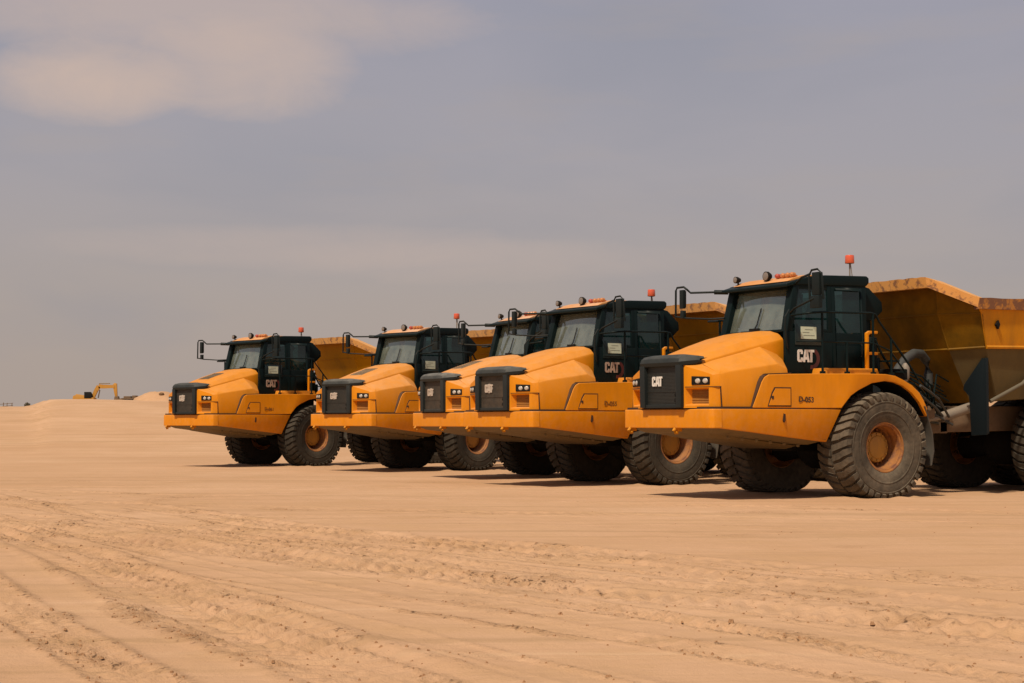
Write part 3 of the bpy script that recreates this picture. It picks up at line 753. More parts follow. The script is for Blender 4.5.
    hubp = [(.262, -.06), (.262, .105), (.25, .120), (.20, .128), (.19, .14), (.12, .150), (.0, .153)]
    first = None
    for x in (0, -4.72, -6.68):
        for s in (1, -1):
            if first is None:
                r_ = MB(); r_.lathe(rimp, 48); r_.lathe([(.43, -.285), (.40, -.29), (.37, -.1), (.30, -.02)], 48)
                for k in range(20):
                    a = 2*math.pi*k/20; c = (.305*math.cos(a), .305*math.sin(a))
                    r_.tube([(c[0], -.03, c[1]), (c[0], .03, c[1])], .019, 6)
                wh = r_.build('wheel_rim', M['rim'], root, smooth=40)
                ty = tm.build('tyre', M['rubber'], wh, smooth=38)
                h_ = MB(); h_.lathe(hubp, 32)
                for k in range(12):
                    a = 2*math.pi*k/12; c = (.222*math.cos(a), .222*math.sin(a)); h_.tube([(c[0], .09, c[1]), (c[0], .14, c[1])], .020, 6)
                h_.build('wheel_hub', M['hub'], wh, smooth=40)
                first = wh
            else:
                wh = copy_tree(first, root)
            wh.location = (x, s*1.345, WZ); wh.rotation_euler = (0, 0, 0 if s > 0 else math.pi)
    return root

truck = build_truck()
CAM_H = 1.301
F_PX = 1640.0
POSES = [  # x, y, heading, beacon lift, dust, number
    (5.529, 29.524, 30.7, 0.0, 0.0, 'D-053', 'white',
     'nearest yellow dump truck, its whole dusty front wheel and white cab lettering in view'),
    (2.477, 35.446, 34.3, -.13, .7, 'D-055', 'agedwhite',
     'yellow dump truck partly hidden by the nearest truck, reddish emblem on its cab'),
    (1.203, 39.577, 29.7, -.10, 1.8, 'D-057', 'agedwhite',
     'mostly hidden yellow dump truck, only a slice of its nose and windshield showing'),
    (-2.094, 45.379, 44.4, .02, 1.2, 'D-059', 'agedwhite',
     'yellow dump truck with a tall thin beacon, parked just right of the farthest truck'),
    (-6.92, 49.581, 44.5, -.12, .2, 'D-061', 'agedwhite',
     'farthest yellow dump truck, its far mirror and whole cab clear against the sky')]

def find(root, name):
    for c in kids(root):
        if c.name.split('.')[0] == name: return c
        r = find(c, name)
        if r: return r

def set_dust(o, d):
    o['dust'] = d
    for c in kids(o): set_dust(c, d)

trucks = []
for i, (x, y, th, bz, du, num, bm_, lab) in enumerate(POSES):
    t = truck if i == 0 else copy_tree(truck)
    t.location = (x, y, 0); t.rotation_euler = (0, 0, math.pi+R(th))
    tag(t, lab, 'dump truck', 'yellow articulated dump trucks parked in a row')
    trucks.append(t)
for t, (x, y, th, bz, du, num, bm_, lab) in zip(trucks, POSES):
    set_dust(t, du)
    if num in ('D-053', 'D-055'): bpy.data.objects.remove(find(t, 'hood_intake'))
    find(t, 'radiator_grille')['dust'] = {'D-053': 0.0, 'D-055': 6.0, 'D-057': 6.0, 'D-059': 1.5, 'D-061': 3.0}[num]
    find(t, 'dump_body')['wall_shade'] = {'D-053': .80, 'D-055': .45}.get(num, .05)  # amount of painted shade on the front wall, strongest on the nearest truck
    for k_, c_ in enumerate(kids(t)):
        if c_.name.startswith('wheel_rim'):
            for q_ in kids(c_):
                if q_.name.startswith('tyre'): q_['dust'] = 2.3 if (x > 5 and c_.location.x > -.1) else (.6 if x > 2 else .1)
    for nm in ('beacon', 'beacon_stem'):
        o = find(t, nm); o.location.z += bz
    fo = find(t, 'fender')
    me = text_mesh(num, .125)
    me.materials.clear(); me.materials.append(M['ink'])
    # lettering reads from the left side: local x of the text runs toward the truck's rear
    o = bpy.data.objects.new('fleet_number', me); COL.objects.link(o); o.parent = fo
    o.matrix_local = Matrix(((-1, 0, 0, 1.56), (.0815, 0, 1, 1.4535), (0, 1, 0, 1.68), (0, 0, 0, 1)))
    o['dust'] = 0.0
    if bm_ == 'agedwhite':
        sl3 = find(t, 'side_lettering'); sl3.data = sl3.data.copy(); sl3.data.materials.clear(); sl3.data.materials.append(M['fadedwhite'])
        me.materials.clear(); me.materials.append(M['fadedink'])
        b = find(t, 'maker_badge'); me2 = b.data.copy(); b.data = me2
        me2.materials.clear(); me2.materials.append(M['agedwhite'])
        rb = find(t, 'radiator_grille')
        pl = MB()
        rr = random.Random(int(x*10))
        rad = .092
        ring = [(rad*math.cos(a)*(1+rr.uniform(-.1, .1))*1.35, rad*math.sin(a)*(1+rr.uniform(-.1, .1))) for a in [2*math.pi*k/14 for k in range(14)]]
        pl.prism([(-.14+u, 1.995+v) for u, v in ring], 'X', 3.462, 3.4685)
        p = pl.build('badge_plate', dusty('worn_badge_plate', (.42, .38, .34), .6, .2, .1, spots=((.10, .085, .075), (18, .56, .62))), rb, smooth=0); p['dust'] = 0.0

# ------------------------------------------------------------------ ground
def hash2(ix, iy, seed):
    h = (ix.astype(np.int64)*374761393 + iy.astype(np.int64)*668265263 + seed*1442695041) & 0xffffffff
    h = ((h ^ (h >> 13))*1274126177) & 0xffffffff
    h = h ^ (h >> 16)
    return (h & 0xffffff)/float(0xffffff)
def vnoise(x, y, seed=0):
    ix = np.floor(x); iy = np.floor(y); fx = x-ix; fy = y-iy
    fx = fx*fx*(3-2*fx); fy = fy*fy*(3-2*fy)
    ix = ix.astype(np.int64); iy = iy.astype(np.int64)
    a = hash2(ix, iy, seed); b = hash2(ix+1, iy, seed); c = hash2(ix, iy+1, seed); d = hash2(ix+1, iy+1, seed)
    return (a*(1-fx)+b*fx)*(1-fy)+(c*(1-fx)+d*fx)*fy
def fbm(x, y, seed, octs=4):
    s = 0; a = .5; t = 0
    for k in range(octs):
        s = s+a*vnoise(x*2**k+17.3*k, y*2**k-9.1*k, seed+k); t += a; a *= .5
    return s/t - .5
def sstep(a, b, x):
    t = np.clip((x-a)/(b-a), 0, 1); return t*t*(3-2*t)

TRACKS = [  # point, direction deg (world, 0 = +x), curvature, half width, depth, lug pitch, strength
    (-2.5, 20.2, -58, .003, .37, .030, .23, 1.0), (-4.9, 21.6, -58, .003, .37, .026, .23, .9),
    (-4.2, 15.8, -64, .002, .36, .030, .23, 1.0), (-6.6, 17.0, -64, .002, .36, .026, .23, .8),
    (-2.2, 11.6, -64, .001, .36, .026, .23, 1.0), (-.6, 9.9, -62, .002, .36, .030, .24, 1.0), (-2.7, 10.0, -66, .001, .18, .018, .16, .9),
    (1.4, 12.0, -48, .003, .36, .026, .24, 1.0), (2.4, 10.6, -48, .003, .36, .026, .24, 1.0), (1.8, 15.5, -44, .003, .36, .022, .24, .8), (3.6, 13.6, -44, .003, .36, .022, .24, .8),
    (-.9, 13.4, -56, .002, .36, .024, .23, .8), (.4, 14.4, -52, .003, .18, .016, .15, .8), (1.0, 9.5, -52, .004, .17, .016, .14, .9), (4.4, 19.5, -24, .003, .37, .014, .24, .6),
    (-9, 28, -28, .004, .37, .024, .24, .7), (-8, 30.6, -28, .004, .37, .022, .24, .7), (-8.5, 24.5, -46, .004, .36, .022, .23, .8),
    (-3.4, 18.5, -61, .002, .13, .020, .14, .9), (-3.0, 13.6, -63, .002, .12, .020, .13, .9), (-1.3, 11.0, -60, .003, .13, .020, .13, .9), (-5.4, 19.6, -60, .003, .12, .020, .13, .9),
    (.2, 12.0, -52, .003, .12, .018, .13, .9), (2.9, 12.6, -45, .003, .12, .016, .13, .9), (.6, 16.6, -50, .003, .13, .018, .13, .9), (-3.6, 9.6, -65, .001, .12, .016, .13, .9), (-1.9, 16.4, -57, .002, .12, .018, .13, .9),
    (-14, 34, -8, .003, .37, .03, .24, .5), (-14, 37, -8, .003, .37, .03, .24, .5)]
WHEELS = []
for q_ in POSES:
    th_ = R(q_[2])
    for X_ in (0, -4.72, -6.68):
        for Y_ in (1.345, -1.345):
            WHEELS.append((q_[0]-math.cos(th_)*X_+math.sin(th_)*Y_, q_[1]-math.sin(th_)*X_-math.cos(th_)*Y_, th_))

def height(x, y):
    far = sstep(30, 60, np.hypot(x, y))
    near = 1-far
    h = .05*fbm(x/7.0, y/7.0, 3, 3) + .022*fbm(x/1.6, y/1.6, 11, 3)*near
    fine = .016*fbm(x/.28, y/.28, 23, 3)*near
    dist = np.zeros_like(x)
    tr = np.zeros_like(x)
    for k, (px, py, ang, cu, hw, dep, pitch, st) in enumerate(TRACKS):
        a = R(ang); dx = x-px; dy = y-py
        s = dx*math.cos(a)+dy*math.sin(a); u = -dx*math.sin(a)+dy*math.cos(a)
        u = (u - cu*s*s - .10*np.sin(s*.35+k))/hw
        m = (np.abs(u) < 2.6) & (s > -16) & (s < 30)
        if not m.any(): continue
        sm = s[m]; um = u[m]
        pres = np.clip((fbm(sm/3.2+k*13, um*.35, 41+k, 3)+.24)*3.2, 0, 1)*st
        fade = sstep(-16, -9, sm)*(1-sstep(18, 30, sm))
        pres = pres*fade
        thin = 1.0 if hw < .2 else 0.0
        inside = 1-sstep(.82, 1.08, np.abs(um))
        ridge = np.exp(-((np.abs(um)-1.18)/.20)**2)
        lug = np.tanh(3.0*np.sin(2*math.pi*(sm/pitch + np.abs(um)*.9)))
        half_ = np.where(np.abs(um) < .12, -1.0, lug)
        rough = fbm(sm/.13, um*2.6, 71+k, 3)
        hh = -.65*dep*inside + dep*.52*ridge*(1+1.2*rough) + 0.015*half_*inside*np.clip(pres*1.6-.5, 0, 1)
        clod = np.clip(fbm(sm/1.1+5*k, um*.9, 91+k, 2)*4-.72, 0, 1)
        hh = hh + .034*clod*rough*(np.abs(um) < 1.7) + .006*rough*inside*pres
        tr[m] += hh*pres
        dist[m] = np.maximum(dist[m], pres*np.clip(.26*inside*(.75+rough)+(.5+.4*thin)*ridge*(.7+rough)+.9*clod*(np.abs(um) < 1.7), 0, 1))
    # sand pushed up round each tyre
    pile = np.zeros_like(x)
    for wx, wy, th_ in WHEELS:
        m = (np.abs(x-wx) < 1.6) & (np.abs(y-wy) < 1.6)
        if not m.any(): continue
        dx = x[m]-wx; dy = y[m]-wy
        lx = -dx*math.cos(th_)-dy*math.sin(th_); ly = dx*math.sin(th_)-dy*math.cos(th_)
        q = np.maximum(np.abs(lx)/.62, np.abs(ly)/.50)
        pile[m] = np.maximum(pile[m], np.exp(-((q-1.05)/.28)**2)*(.012+.07*np.clip(fbm(x[m]/.3, y[m]/.3, 201, 2)+.05, 0, 1)) - .03*(q < .75))
    # churned clumps
    cl = np.clip(fbm(x/1.9, y/1.9, 131, 3)*5-1.05, 0, 1)*near
    cr = fbm(x/.13, y/.13, 151, 3)
    h = h + tr*near + fine + .045*cl*cr + pile
    dist = np.maximum(dist, np.clip(pile*8, 0, .5))
    dist = np.maximum(dist*near, cl*.6)
    # the land rises to a plateau beyond the trucks, with a raised bank on it
    rise = sstep(58, 112, y)*(1.0)
    bank = sstep(-32.5, -31.7, x*112/np.maximum(y, 1) + .5*fbm(y/5, x/5, 5, 2))
    top = 2.28 + .50*bank
    h = h + rise*(top + .35*fbm(x/16, y/16, 7, 3)*.5 + .30*fbm(x/3.2, y/5, 19, 4)*sstep(85, 100, y)*(1-sstep(125, 160, y))) + sstep(112, 420, y)*1.6 - sstep(700, 2500, y)*1.0
    h = h + sstep(50, 80, np.abs(y-50)*0+y)*(1-sstep(85, 110, y))*.22*fbm(x/40, y/4.5, 9, 3)
    return h, dist

def axis(lo, hi, step, g1, mid, g2, end):
    c = list(np.arange(lo, hi, step)); s = step; v = c[-1]
    while v < end: s *= g1 if v < mid else g2; v += s; c.append(v)
    return c
ypos = axis(6.5, 30, .038, 1.011, 62, 1.04, 6000)
s = .038; v = 6.5; neg = []
while v > -40: s *= 1.25; v -= s; neg.append(v)
ys = np.array(neg[::-1]+ypos)
xp = axis(0, 8.5, .038, 1.04, 40, 1.08, 6000); xn = [-a for a in axis(.038, 9.5, .038, 1.02, 40, 1.08, 6000)]
xs = np.array(xn[::-1]+xp)
gx, gy = np.meshgrid(xs, ys)
hz, dz = height(gx, gy)
nx, ny = len(xs), len(ys)
co = np.stack([gx, gy, hz], -1).reshape(-1, 3).astype(np.float32)
ii, jj = np.meshgrid(np.arange(nx-1), np.arange(ny-1))
a = (jj*nx+ii).ravel()
quads = np.stack([a, a+1, a+1+nx, a+nx], -1).astype(np.int32)
me = bpy.data.meshes.new('ground')
me.vertices.add(len(co)); me.vertices.foreach_set('co', co.ravel())
me.loops.add(quads.size); me.loops.foreach_set('vertex_index', quads.ravel())
me.polygons.add(len(quads)); me.polygons.foreach_set('loop_start', np.arange(0, quads.size, 4, dtype=np.int32))
me.polygons.foreach_set('use_smooth', np.ones(len(quads), dtype=bool))
me.update(calc_edges=True)
at = me.attributes.new('disturbed', 'FLOAT', 'POINT'); at.data.foreach_set('value', dz.ravel().astype(np.float32))
ground = bpy.data.objects.new('ground', me); COL.objects.link(ground); ground['kind'] = 'structure'

def sand():
    m, nt, b = mat('sand'); L = nt.links
    n1 = noise(nt, .12, 5, .6); n2 = noise(nt, .9, 6, .65); n3 = noise(nt, 9, 6, .7); n4 = noise(nt, 60, 4, .6)
    c = mixc(nt, ramp(nt, n1, [(.35, 0), (.66, 1)]), (.52, .312, .180), (.61, .386, .240))
    c = mixc(nt, ramp(nt, n2, [(.45, 0), (.72, .45)]), c, (.48, .295, .15))
    c = mixc(nt, ramp(nt, n3, [(.5, 0), (.78, .35)]), c, (.42, .255, .13))
    st = noise(nt, 1.0, 5, .6, stretch=(.05, .6, 1))
    c = mixc(nt, ramp(nt, st, [(.47, 0), (.72, .22)]), c, (.45, .275, .14))
    tcs = N(nt, 'ShaderNodeTexCoord'); mps = N(nt, 'ShaderNodeMapping'); mps.inputs['Rotation'].default_value = (0, 0, R(58)); mps.inputs['Scale'].default_value = (.07, 2.6, 1)
    L.new(tcs.outputs['Object'], mps.inputs[0]); ns = N(nt, 'ShaderNodeTexNoise'); ns.inputs['Scale'].default_value = 1.0; ns.inputs['Detail'].default_value = 7; ns.inputs['Roughness'].default_value = .66
    L.new(mps.outputs[0], ns.inputs['Vector']); swp = ns.outputs[0]
    c = mixc(nt, ramp(nt, swp, [(.50, 0), (.66, .62)]), c, (.40, .25, .135))
    c = mixc(nt, ramp(nt, swp, [(.30, .4), (.42, 0)]), c, (.66, .455, .28))
    a_ = N(nt, 'ShaderNodeAttribute', attribute_name='disturbed'); D_ = a_.outputs['Fac']
    n5 = noise(nt, 5.5, 7, .72, dist=.3); n6 = noise(nt, 17, 5, .65, stretch=(1, .55, 1))
    c = mixc(nt, math_(nt, 'MULTIPLY', D_, ramp(nt, n5, [(.38, .10), (.60, .95)]), True), c, (.36, .205, .105))
    # damp dark crumbs of turned-up soil
    fl = math_(nt, 'MULTIPLY', ramp(nt, n6, [(.56, 0), (.66, 1)]), ramp(nt, D_, [(.12, 0), (.55, 1)]), True)
    c = mixc(nt, math_(nt, 'MULTIPLY', fl, .9), c, (.11, .062, .034))
    fl2 = math_(nt, 'MULTIPLY', ramp(nt, noise(nt, 22, 3, .6), [(.70, 0), (.76, 1)]), .5)
    c = mixc(nt, fl2, c, (.25, .15, .08))
    L.new(c, b.inputs['Base Color']); b.inputs['Roughness'].default_value = .95; b.inputs['Specular IOR Level'].default_value = .1
    bp = N(nt, 'ShaderNodeBump'); bp.inputs['Strength'].default_value = .65; bp.inputs['Distance'].default_value = .03
    hsum = math_(nt, 'ADD', math_(nt, 'ADD', math_(nt, 'MULTIPLY', n3, .7), math_(nt, 'MULTIPLY', swp, .9)), math_(nt, 'MULTIPLY', n4, .3))
    hsum = math_(nt, 'ADD', hsum, math_(nt, 'MULTIPLY', math_(nt, 'ADD', n6, noise(nt, 34, 4, .6)), math_(nt, 'MULTIPLY', D_, 1.5)))
    L.new(hsum, bp.inputs['Height']); L.new(bp.outputs[0], b.inputs['Normal'])
    return m
M['sand'] = sand()
me.materials.append(M['sand'])
def gz(x, y):
    h, _ = height(np.array([float(x)]), np.array([float(y)])); return float(h[0])

# loose clods of soil along the wheel tracks: countless, one object
cl = MB(); rr = random.Random(5)
cand = np.random.RandomState(4)
cy_ = 7.5+cand.rand(60000)**1.5*22; cx_ = (cand.rand(60000)*.68-.34)*cy_
ch_, cd_ = height(cx_, cy_)
ok = cand.rand(60000) < cd_**1.5*.5+.003
cnt = 0
for x, y, h in list(zip(cx_[ok], cy_[ok], ch_[ok]))[:1500]:
    r = rr.uniform(.004, .013)*(1 if rr.random() < .95 else 1.8)
    vs = []
    for k in range(6):
        a = 2*math.pi*k/6; vs.append((x+r*math.cos(a)*rr.uniform(.7, 1.3), y+r*math.sin(a)*rr.uniform(.7, 1.3), h-.005))
    for k in range(6):
        a = 2*math.pi*k/6+.3; vs.append((x+.6*r*math.cos(a)*rr.uniform(.6, 1.3), y+.6*r*math.sin(a)*rr.uniform(.6, 1.3), h+r*rr.uniform(.2, .9)))
    cl.add(vs, [tuple(range(6, 12))]+[(k, (k+1) % 6, 6+(k+1) % 6, 6+k) for k in range(6)])
clods = cl.build('soil_clods', dusty('clod_soil', (.34, .19, .10), .95, .1, .1, spec=.1), smooth=0)
tag(clods, 'small loose clods of sand scattered along the tyre tracks', 'clods', kind='stuff')

# ------------------------------------------------------------------ things on the far bank
def at(px, D):  # world x for a picture column at distance D
    return (px-512)/F_PX*D
def skyline(px):
    best = -1
    for dd in np.arange(60, 135, 1.0): best = max(best, (gz(at(px, dd), dd)-CAM_H)/dd)
    return best
# excavator
D = 380.0
ex0 = empty('excavator', (at(88, D), D, gz(at(88, D), D)))
sight = CAM_H + skyline(88)*D - ex0.location.z      # height that clears the bank, seen from the camera
u = D/F_PX
EY = dusty('excavator_paint', (.46, .22, .02), .6, .12, .2)
b_ = MB(); z0 = sight-.75
b_.prism([(-2.6, z0), (1.7, z0), (1.7, z0+1.0), (.6, z0+1.35), (-2.4, z0+1.9), (-2.75, z0+1.2)], 'Y', -1.4, 1.4); b_.build('upper_body', EY, ex0, bevel=.08)
cw = MB(); cw.prism([(-3.3, z0+.1), (-2.62, z0+.1), (-2.62, z0+1.65), (-3.1, z0+1.5)], 'Y', -1.35, 1.35); cw.build('counterweight', EY, ex0, bevel=.12)
cbx = MB(); cbx.prism([(-.5, z0+.9), (1.25, z0+.9), (1.25, z0+1.7), (.9, z0+2.4), (-.5, z0+2.4)], 'Y', -1.45, -.35); cbx.build('cab', M['chassis'], ex0, bevel=.08)
tk = MB()
for s in (1, -1):
    tk.prism([(-2.4, .25), (-2.1, 0), (2.1, 0), (2.4, .25), (2.4, .7), (2.1, .95), (-2.1, .95), (-2.4, .7)], 'Y', s*1.0, s*1.7)
tk.box(-.8, .8, -1, 1, .5, z0+.05); tk.build('tracks', M['chassis'], ex0, bevel=.04)
def ep(px, py): return (at(px, D)-ex0.location.x, CAM_H+(422.4-py)/F_PX*D-ex0.location.z)
bo = MB(); pth = [ep(92.5, 399.5), ep(96.2, 390.5), ep(99.0, 386.3), ep(103, 386.6), ep(115.2, 386.6)]
wd = [.35, .42, .48, .44, .32]
for k in range(4):
    (x0, za), (x1, zb_) = pth[k], pth[k+1]; d = Vector((x1-x0, zb_-za)).normalized(); nrm = Vector((-d.y, d.x))
    p = [(x0+nrm.x*wd[k], za+nrm.y*wd[k]), (x1+nrm.x*wd[k+1], zb_+nrm.y*wd[k+1]), (x1-nrm.x*wd[k+1], zb_-nrm.y*wd[k+1]), (x0-nrm.x*wd[k], za-nrm.y*wd[k])]
    bo.prism(p, 'Y', -.35, .35)
bo.build('boom', EY, ex0)
sk_ = MB(); (xa_, za_), (xb_, zb2) = ep(114.8, 383.6), ep(116.6, 397.5)
sk_.prism([(xa_-.45, za_-.3), (xa_, za_+.15), (xa_+.5, za_), (xb_+.25, zb2), (xb_-.25, zb2)], 'Y', -.28, .28); sk_.build('stick', EY, ex0, bevel=.05)
bk = MB(); bk.prism([(xb_-.3, zb2+.2), (xb_+.5, zb2+.3), (xb_+.7, zb2-.6), (xb_+.1, zb2-1.3), (xb_-.9, zb2-1.1), (xb_-.4, zb2-.5)], 'Y', -.7, .7); bk.build('bucket', M['framebrown'], ex0, bevel=.05)
hcx = MB(); hcx.tube([(ep(99, 384.6)[0], 0, ep(99, 384.6)[1]+.25), (ep(110, 384.3)[0], 0, ep(110, 384.3)[1]+.2)], .13, 8); hcx.tube([(ep(94, 398)[0]+.9, .45, ep(94, 398)[1]), (ep(98.6, 390)[0]+.2, .45, ep(98.6, 390)[1])], .13, 8); hcx.build('hydraulic_ram', M['steel'], ex0)
tag(ex0, 'far yellow excavator reaching its bent boom over the sand bank at the left', 'excavator')
# low trailer with ramp
D = 330.0
tx = at(131, D); t0 = empty('flatbed_trailer', (tx, D, gz(tx, D)))
sg_ = CAM_H+skyline(131)*D-t0.location.z-.25; u = D/F_PX
dk = MB(); dk.box(-1.2, 1.2, -1.2, 1.2, sg_+.40, sg_+.68); dk.box(-1.2, .2, -1.1, 1.1, sg_+.68, sg_+.98); dk.box(.5, 1.25, -1.1, 1.1, sg_+.68, sg_+1.12); dk.build('deck', M['framebrown'], t0, bevel=.05)
rp = MB(); rp.prism([(-3.4, sg_-.0), (-3.4, sg_+.2), (-1.2, sg_+.66), (-1.2, sg_+.40)], 'Y', -1, 1); rp.build('ramp', M['framebrown'], t0)
for xw in (-1.1, .2, 1.2):
    w_ = MB(); w_.lathe([(.05, -1.25), (.5, -1.25), (.55, -1.1), (.55, 1.1), (.5, 1.25), (.05, 1.25)], 20, (xw, 0, .55)); w_.build('wheel', M['rubber'], t0)
lg = MB(); lg.box(-1.5, 1.4, -.9, .9, .6, sg_+.36); lg.build('frame', M['chassis'], t0)
tag(t0, 'low dark flatbed trailer with a lowered ramp, far off to the right of the excavator', 'trailer')
# sand heap with a dark boulder beside the farthest truck's nose
D = 150.0
hx = at(159, D); hp = MB(); rr = random.Random(2)
hz0 = gz(hx, D)
topz = CAM_H+(422.4-392.0)/F_PX*D
n = 28; rings = []
for k, (f, zz) in enumerate(((2.9, hz0-.3), (2.0, hz0+.55*(topz-hz0)), (1.3, hz0+.86*(topz-hz0)), (.8, topz), (.1, topz-.02))):
    rings.append([(hx+f*math.cos(2*math.pi*j/n)*(1+rr.uniform(-.16, .16)), D+f*math.sin(2*math.pi*j/n)*(1+rr.uniform(-.08, .08)), zz+rr.uniform(-.09, .06)) for j in range(n)])
hp.loft(rings); ho_ = hp.build('sand_heap', M['sand'], smooth=70); tag(ho_, 'small sand heap on the bank left of the farthest truck nose', 'sand heap')
rk = MB(); rk.ball((at(161.3, D-1.4), D-1.25, CAM_H+(422.4-394.2)/F_PX*(D-1.3)), .22, n=6, sq=(1.1, 1, .8)); rk.v = [(x+rr.uniform(-.02, .02), y+rr.uniform(-.02, .02), z+rr.uniform(-.02, .02)) for x, y, z in rk.v]
ro = rk.build('boulder', dusty('dark_stone', (.13, .07, .03), .9, .2, .2), smooth=0); tag(ro, 'dark brown boulder stuck in the side of the sand heap', 'boulder')
# shrub and rail fence on the far left skyline
D = 150.0
sx_, sy_ = at(27.6, D), D; sz_ = gz(sx_, sy_)
sr = empty('shrub', (sx_, sy_, sz_)); rr = random.Random(9)
lift = CAM_H+skyline(27.6)*D-sz_+.05
fo_ = MB()
for k in range(420):
    a = rr.uniform(0, 6.283); t = math.acos(rr.uniform(-.3, 1)); q = rr.random()**.4*.30
    c = Vector((q*math.sin(t)*math.cos(a), q*math.sin(t)*math.sin(a), lift+.05+q*math.cos(t)*.9)); d1 = Vector((rr.uniform(-1, 1), rr.uniform(-1, 1), rr.uniform(-1, 1))).normalized(); d2 = d1.cross(Vector((rr.uniform(-1, 1), .3, rr.uniform(-1, 1)))).normalized()
    s_ = rr.uniform(.03, .06); fo_.add([c-d1*s_, c+d2*s_*.5, c+d1*s_, c-d2*s_*.5], [(0, 1, 2, 3)])
fo_.build('foliage', dusty('shrub_leaf', (.06, .055, .02), .8, .15, .1), sr, smooth=0, fixn=False)
sm_ = MB()
for k in range(6):
    a = k*1.05; sm_.tube([(0, 0, -.1), (.08*math.cos(a), .08*math.sin(a), lift*.6), (.2*math.cos(a), .2*math.sin(a), lift+.12)], [.02, .014, .006], 5)
sm_.build('stem', M['framebrown'], sr)
tag(sr, 'small dark round shrub alone on the far left skyline', 'shrub')
D = 135.0
fx = at(6, D); fr_ = empty('rail_fence', (fx, D, gz(fx, D)))
fl_ = CAM_H+skyline(6)*D-fr_.location.z+.05
for k, q in enumerate((-.65, -.2, .1, .5)):
    p_ = MB(); p_.tube([(q, 0, -.2), (q+.02, 0, fl_+.30-.03*k)], .03, 6); p_.build('post', M['framebrown'], fr_)
p_ = MB(); p_.tube([(-.75, .03, fl_+.10), (.6, .03, fl_+.22)], .022, 6); p_.tube([(-.75, .03, fl_-.12), (.6, .03, fl_+.05)], .022, 6); p_.build('rail', M['framebrown'], fr_)
tag(fr_, 'low broken wooden rail fence at the far left edge of the skyline', 'fence')

# ------------------------------------------------------------------ sky and sun
SUN_EL = R(55)
sun_dir = Vector((-.50*math.cos(SUN_EL), -.866*math.cos(SUN_EL), math.sin(SUN_EL))).normalized()
w = bpy.data.worlds.new('World'); scn.world = w; w.use_nodes = True
nt = w.node_tree; L = nt.links; bg = nt.nodes['Background']
sky = N(nt, 'ShaderNodeTexSky'); sky.sky_type = 'NISHITA'; sky.sun_disc = False
sky.sun_elevation = SUN_EL; sky.sun_rotation = math.atan2(sun_dir.x, sun_dir.y)
sky.dust_density = 4.0; sky.air_density = 1.2
tc = N(nt, 'ShaderNodeTexCoord')
sp = N(nt, 'ShaderNodeSeparateXYZ'); L.new(tc.outputs['Generated'], sp.inputs[0])
# thick haze-and-cloud layer: warm grey by the horizon, mauve grey higher up
el = ramp(nt, sp.outputs[2], [(0.0, (4.05, 3.30, 2.85)), (.07, (3.85, 3.25, 2.98)), (.16, (3.42, 3.14, 3.36)), (.26, (3.12, 3.00, 3.52)), (.55, (1.75, 1.78, 2.05))])
for e in nt.nodes:
    if e.type == 'VALTORGB': 
        pass
def dirnoise(scale, stretch, detail=5, rough=.55, off=(0, 0, 0), dist=0):
    mp = N(nt, 'ShaderNodeMapping'); mp.inputs['Scale'].default_value = stretch; mp.inputs['Location'].default_value = off
    L.new(tc.outputs['Generated'], mp.inputs[0])
    n = N(nt, 'ShaderNodeTexNoise'); n.inputs['Scale'].default_value = scale; n.inputs['Detail'].default_value = detail; n.inputs['Roughness'].default_value = rough; n.inputs['Distortion'].default_value = dist
    L.new(mp.outputs[0], n.inputs['Vector']); return n.outputs[0]
c1 = dirnoise(5.0, (1, 1, 3.2), 5, .5, (.3, .1, .2), .3)
c2 = dirnoise(9.0, (1, 1, 5.0), 4, .5, (1.3, .4, .9))
col = mixc(nt, ramp(nt, c1, [(.42, 0), (.75, .5)]), el, (2.60, 2.60, 3.05))
col = mixc(nt, ramp(nt, c2, [(.52, 0), (.80, .35)]), col, (3.9, 3.25, 2.95))
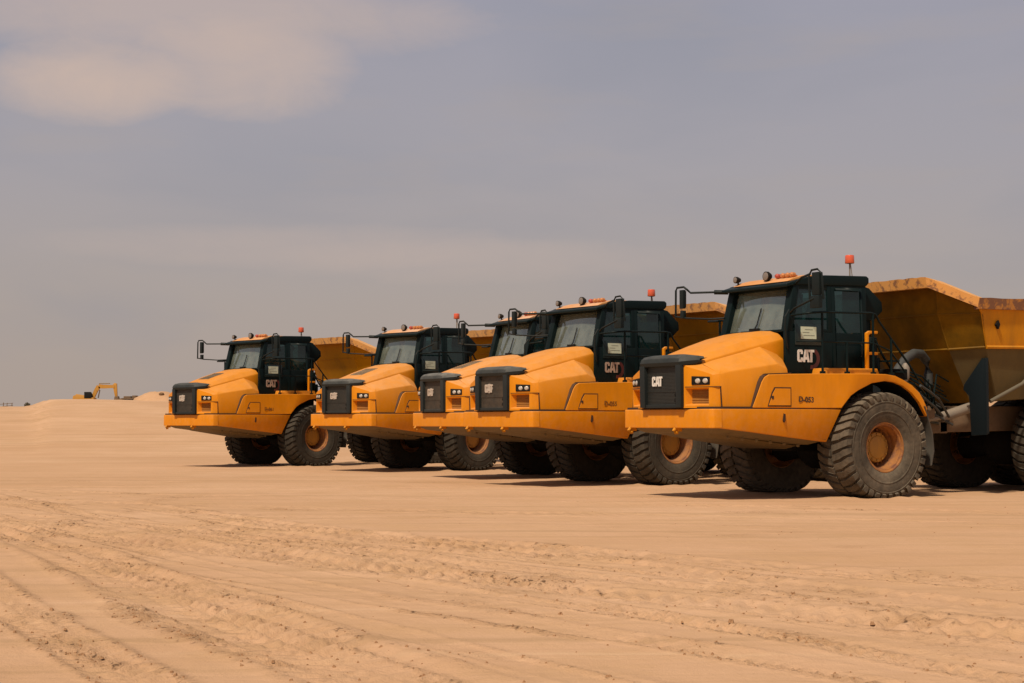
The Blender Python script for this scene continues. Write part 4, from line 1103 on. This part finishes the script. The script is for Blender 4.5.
# pale peach cloud bank, upper left of the view
def blob(dx, dz, rx, rz, soft, amt):
    x_ = math_(nt, 'DIVIDE', math_(nt, 'SUBTRACT', sp.outputs[0], dx), rx); z_ = math_(nt, 'DIVIDE', math_(nt, 'SUBTRACT', sp.outputs[2], dz), rz)
    d = math_(nt, 'ADD', math_(nt, 'MULTIPLY', x_, x_), math_(nt, 'MULTIPLY', z_, z_))
    d = math_(nt, 'ADD', d, math_(nt, 'MULTIPLY', math_(nt, 'SUBTRACT', dirnoise(17, (1, 1, 2.2), 8, .62, (dx*7, .2, dz*9), .5), .5), soft))
    yf = math_(nt, 'GREATER_THAN', sp.outputs[1], 0.0)
    return math_(nt, 'MULTIPLY', ramp(nt, math_(nt, 'MULTIPLY', d, .62), [(0.0, amt), (.32, amt*.72), (.95, 0)]), yf)
for args in ((-.247, .198, .050, .021, 1.3, 1.0), (-.158, .210, .055, .026, 1.8, .75), (-.19, .240, .15, .022, 1.8, .62), (-.13, .106, .13, .012, 2.0, .30), (-.02, .098, .12, .012, 2.0, .26)):
    col = mixc(nt, blob(*args), col, (5.4, 4.10, 3.45))
n0 = N(nt, 'ShaderNodeMix', data_type='RGBA'); n0.inputs[0].default_value = .90
L.new(sky.outputs[0], n0.inputs[6]); L.new(col, n0.inputs[7])
L.new(n0.outputs[2], bg.inputs['Color']); bg.inputs['Strength'].default_value = .104
sl_ = bpy.data.lights.new('sun', 'SUN'); sl_.energy = 3.8; sl_.angle = R(4.0); sl_.color = (1.0, .86, .68)
so_ = bpy.data.objects.new('sun', sl_); COL.objects.link(so_); so_.rotation_euler = (-sun_dir).to_track_quat('-Z', 'Y').to_euler(); so_.location = sun_dir*200

# ------------------------------------------------------------------ camera and render settings
cam = bpy.data.cameras.new('camera'); co_ = bpy.data.objects.new('camera', cam); COL.objects.link(co_)
co_.location = (0, 0, CAM_H); co_.rotation_euler = (R(90+2.8245), 0, 0)
cam.sensor_width = 36; cam.lens = 36*F_PX/1024; cam.clip_end = 20000; cam.clip_start = .1
scn.camera = co_
scn.render.engine = 'CYCLES'
scn.view_settings.view_transform = 'Standard'; scn.view_settings.look = 'None'
scn.view_settings.exposure = .09; scn.view_settings.gamma = 1; scn.view_settings.use_curve_mapping = False
scn.cycles.max_bounces = 6; scn.cycles.transparent_max_bounces = 12
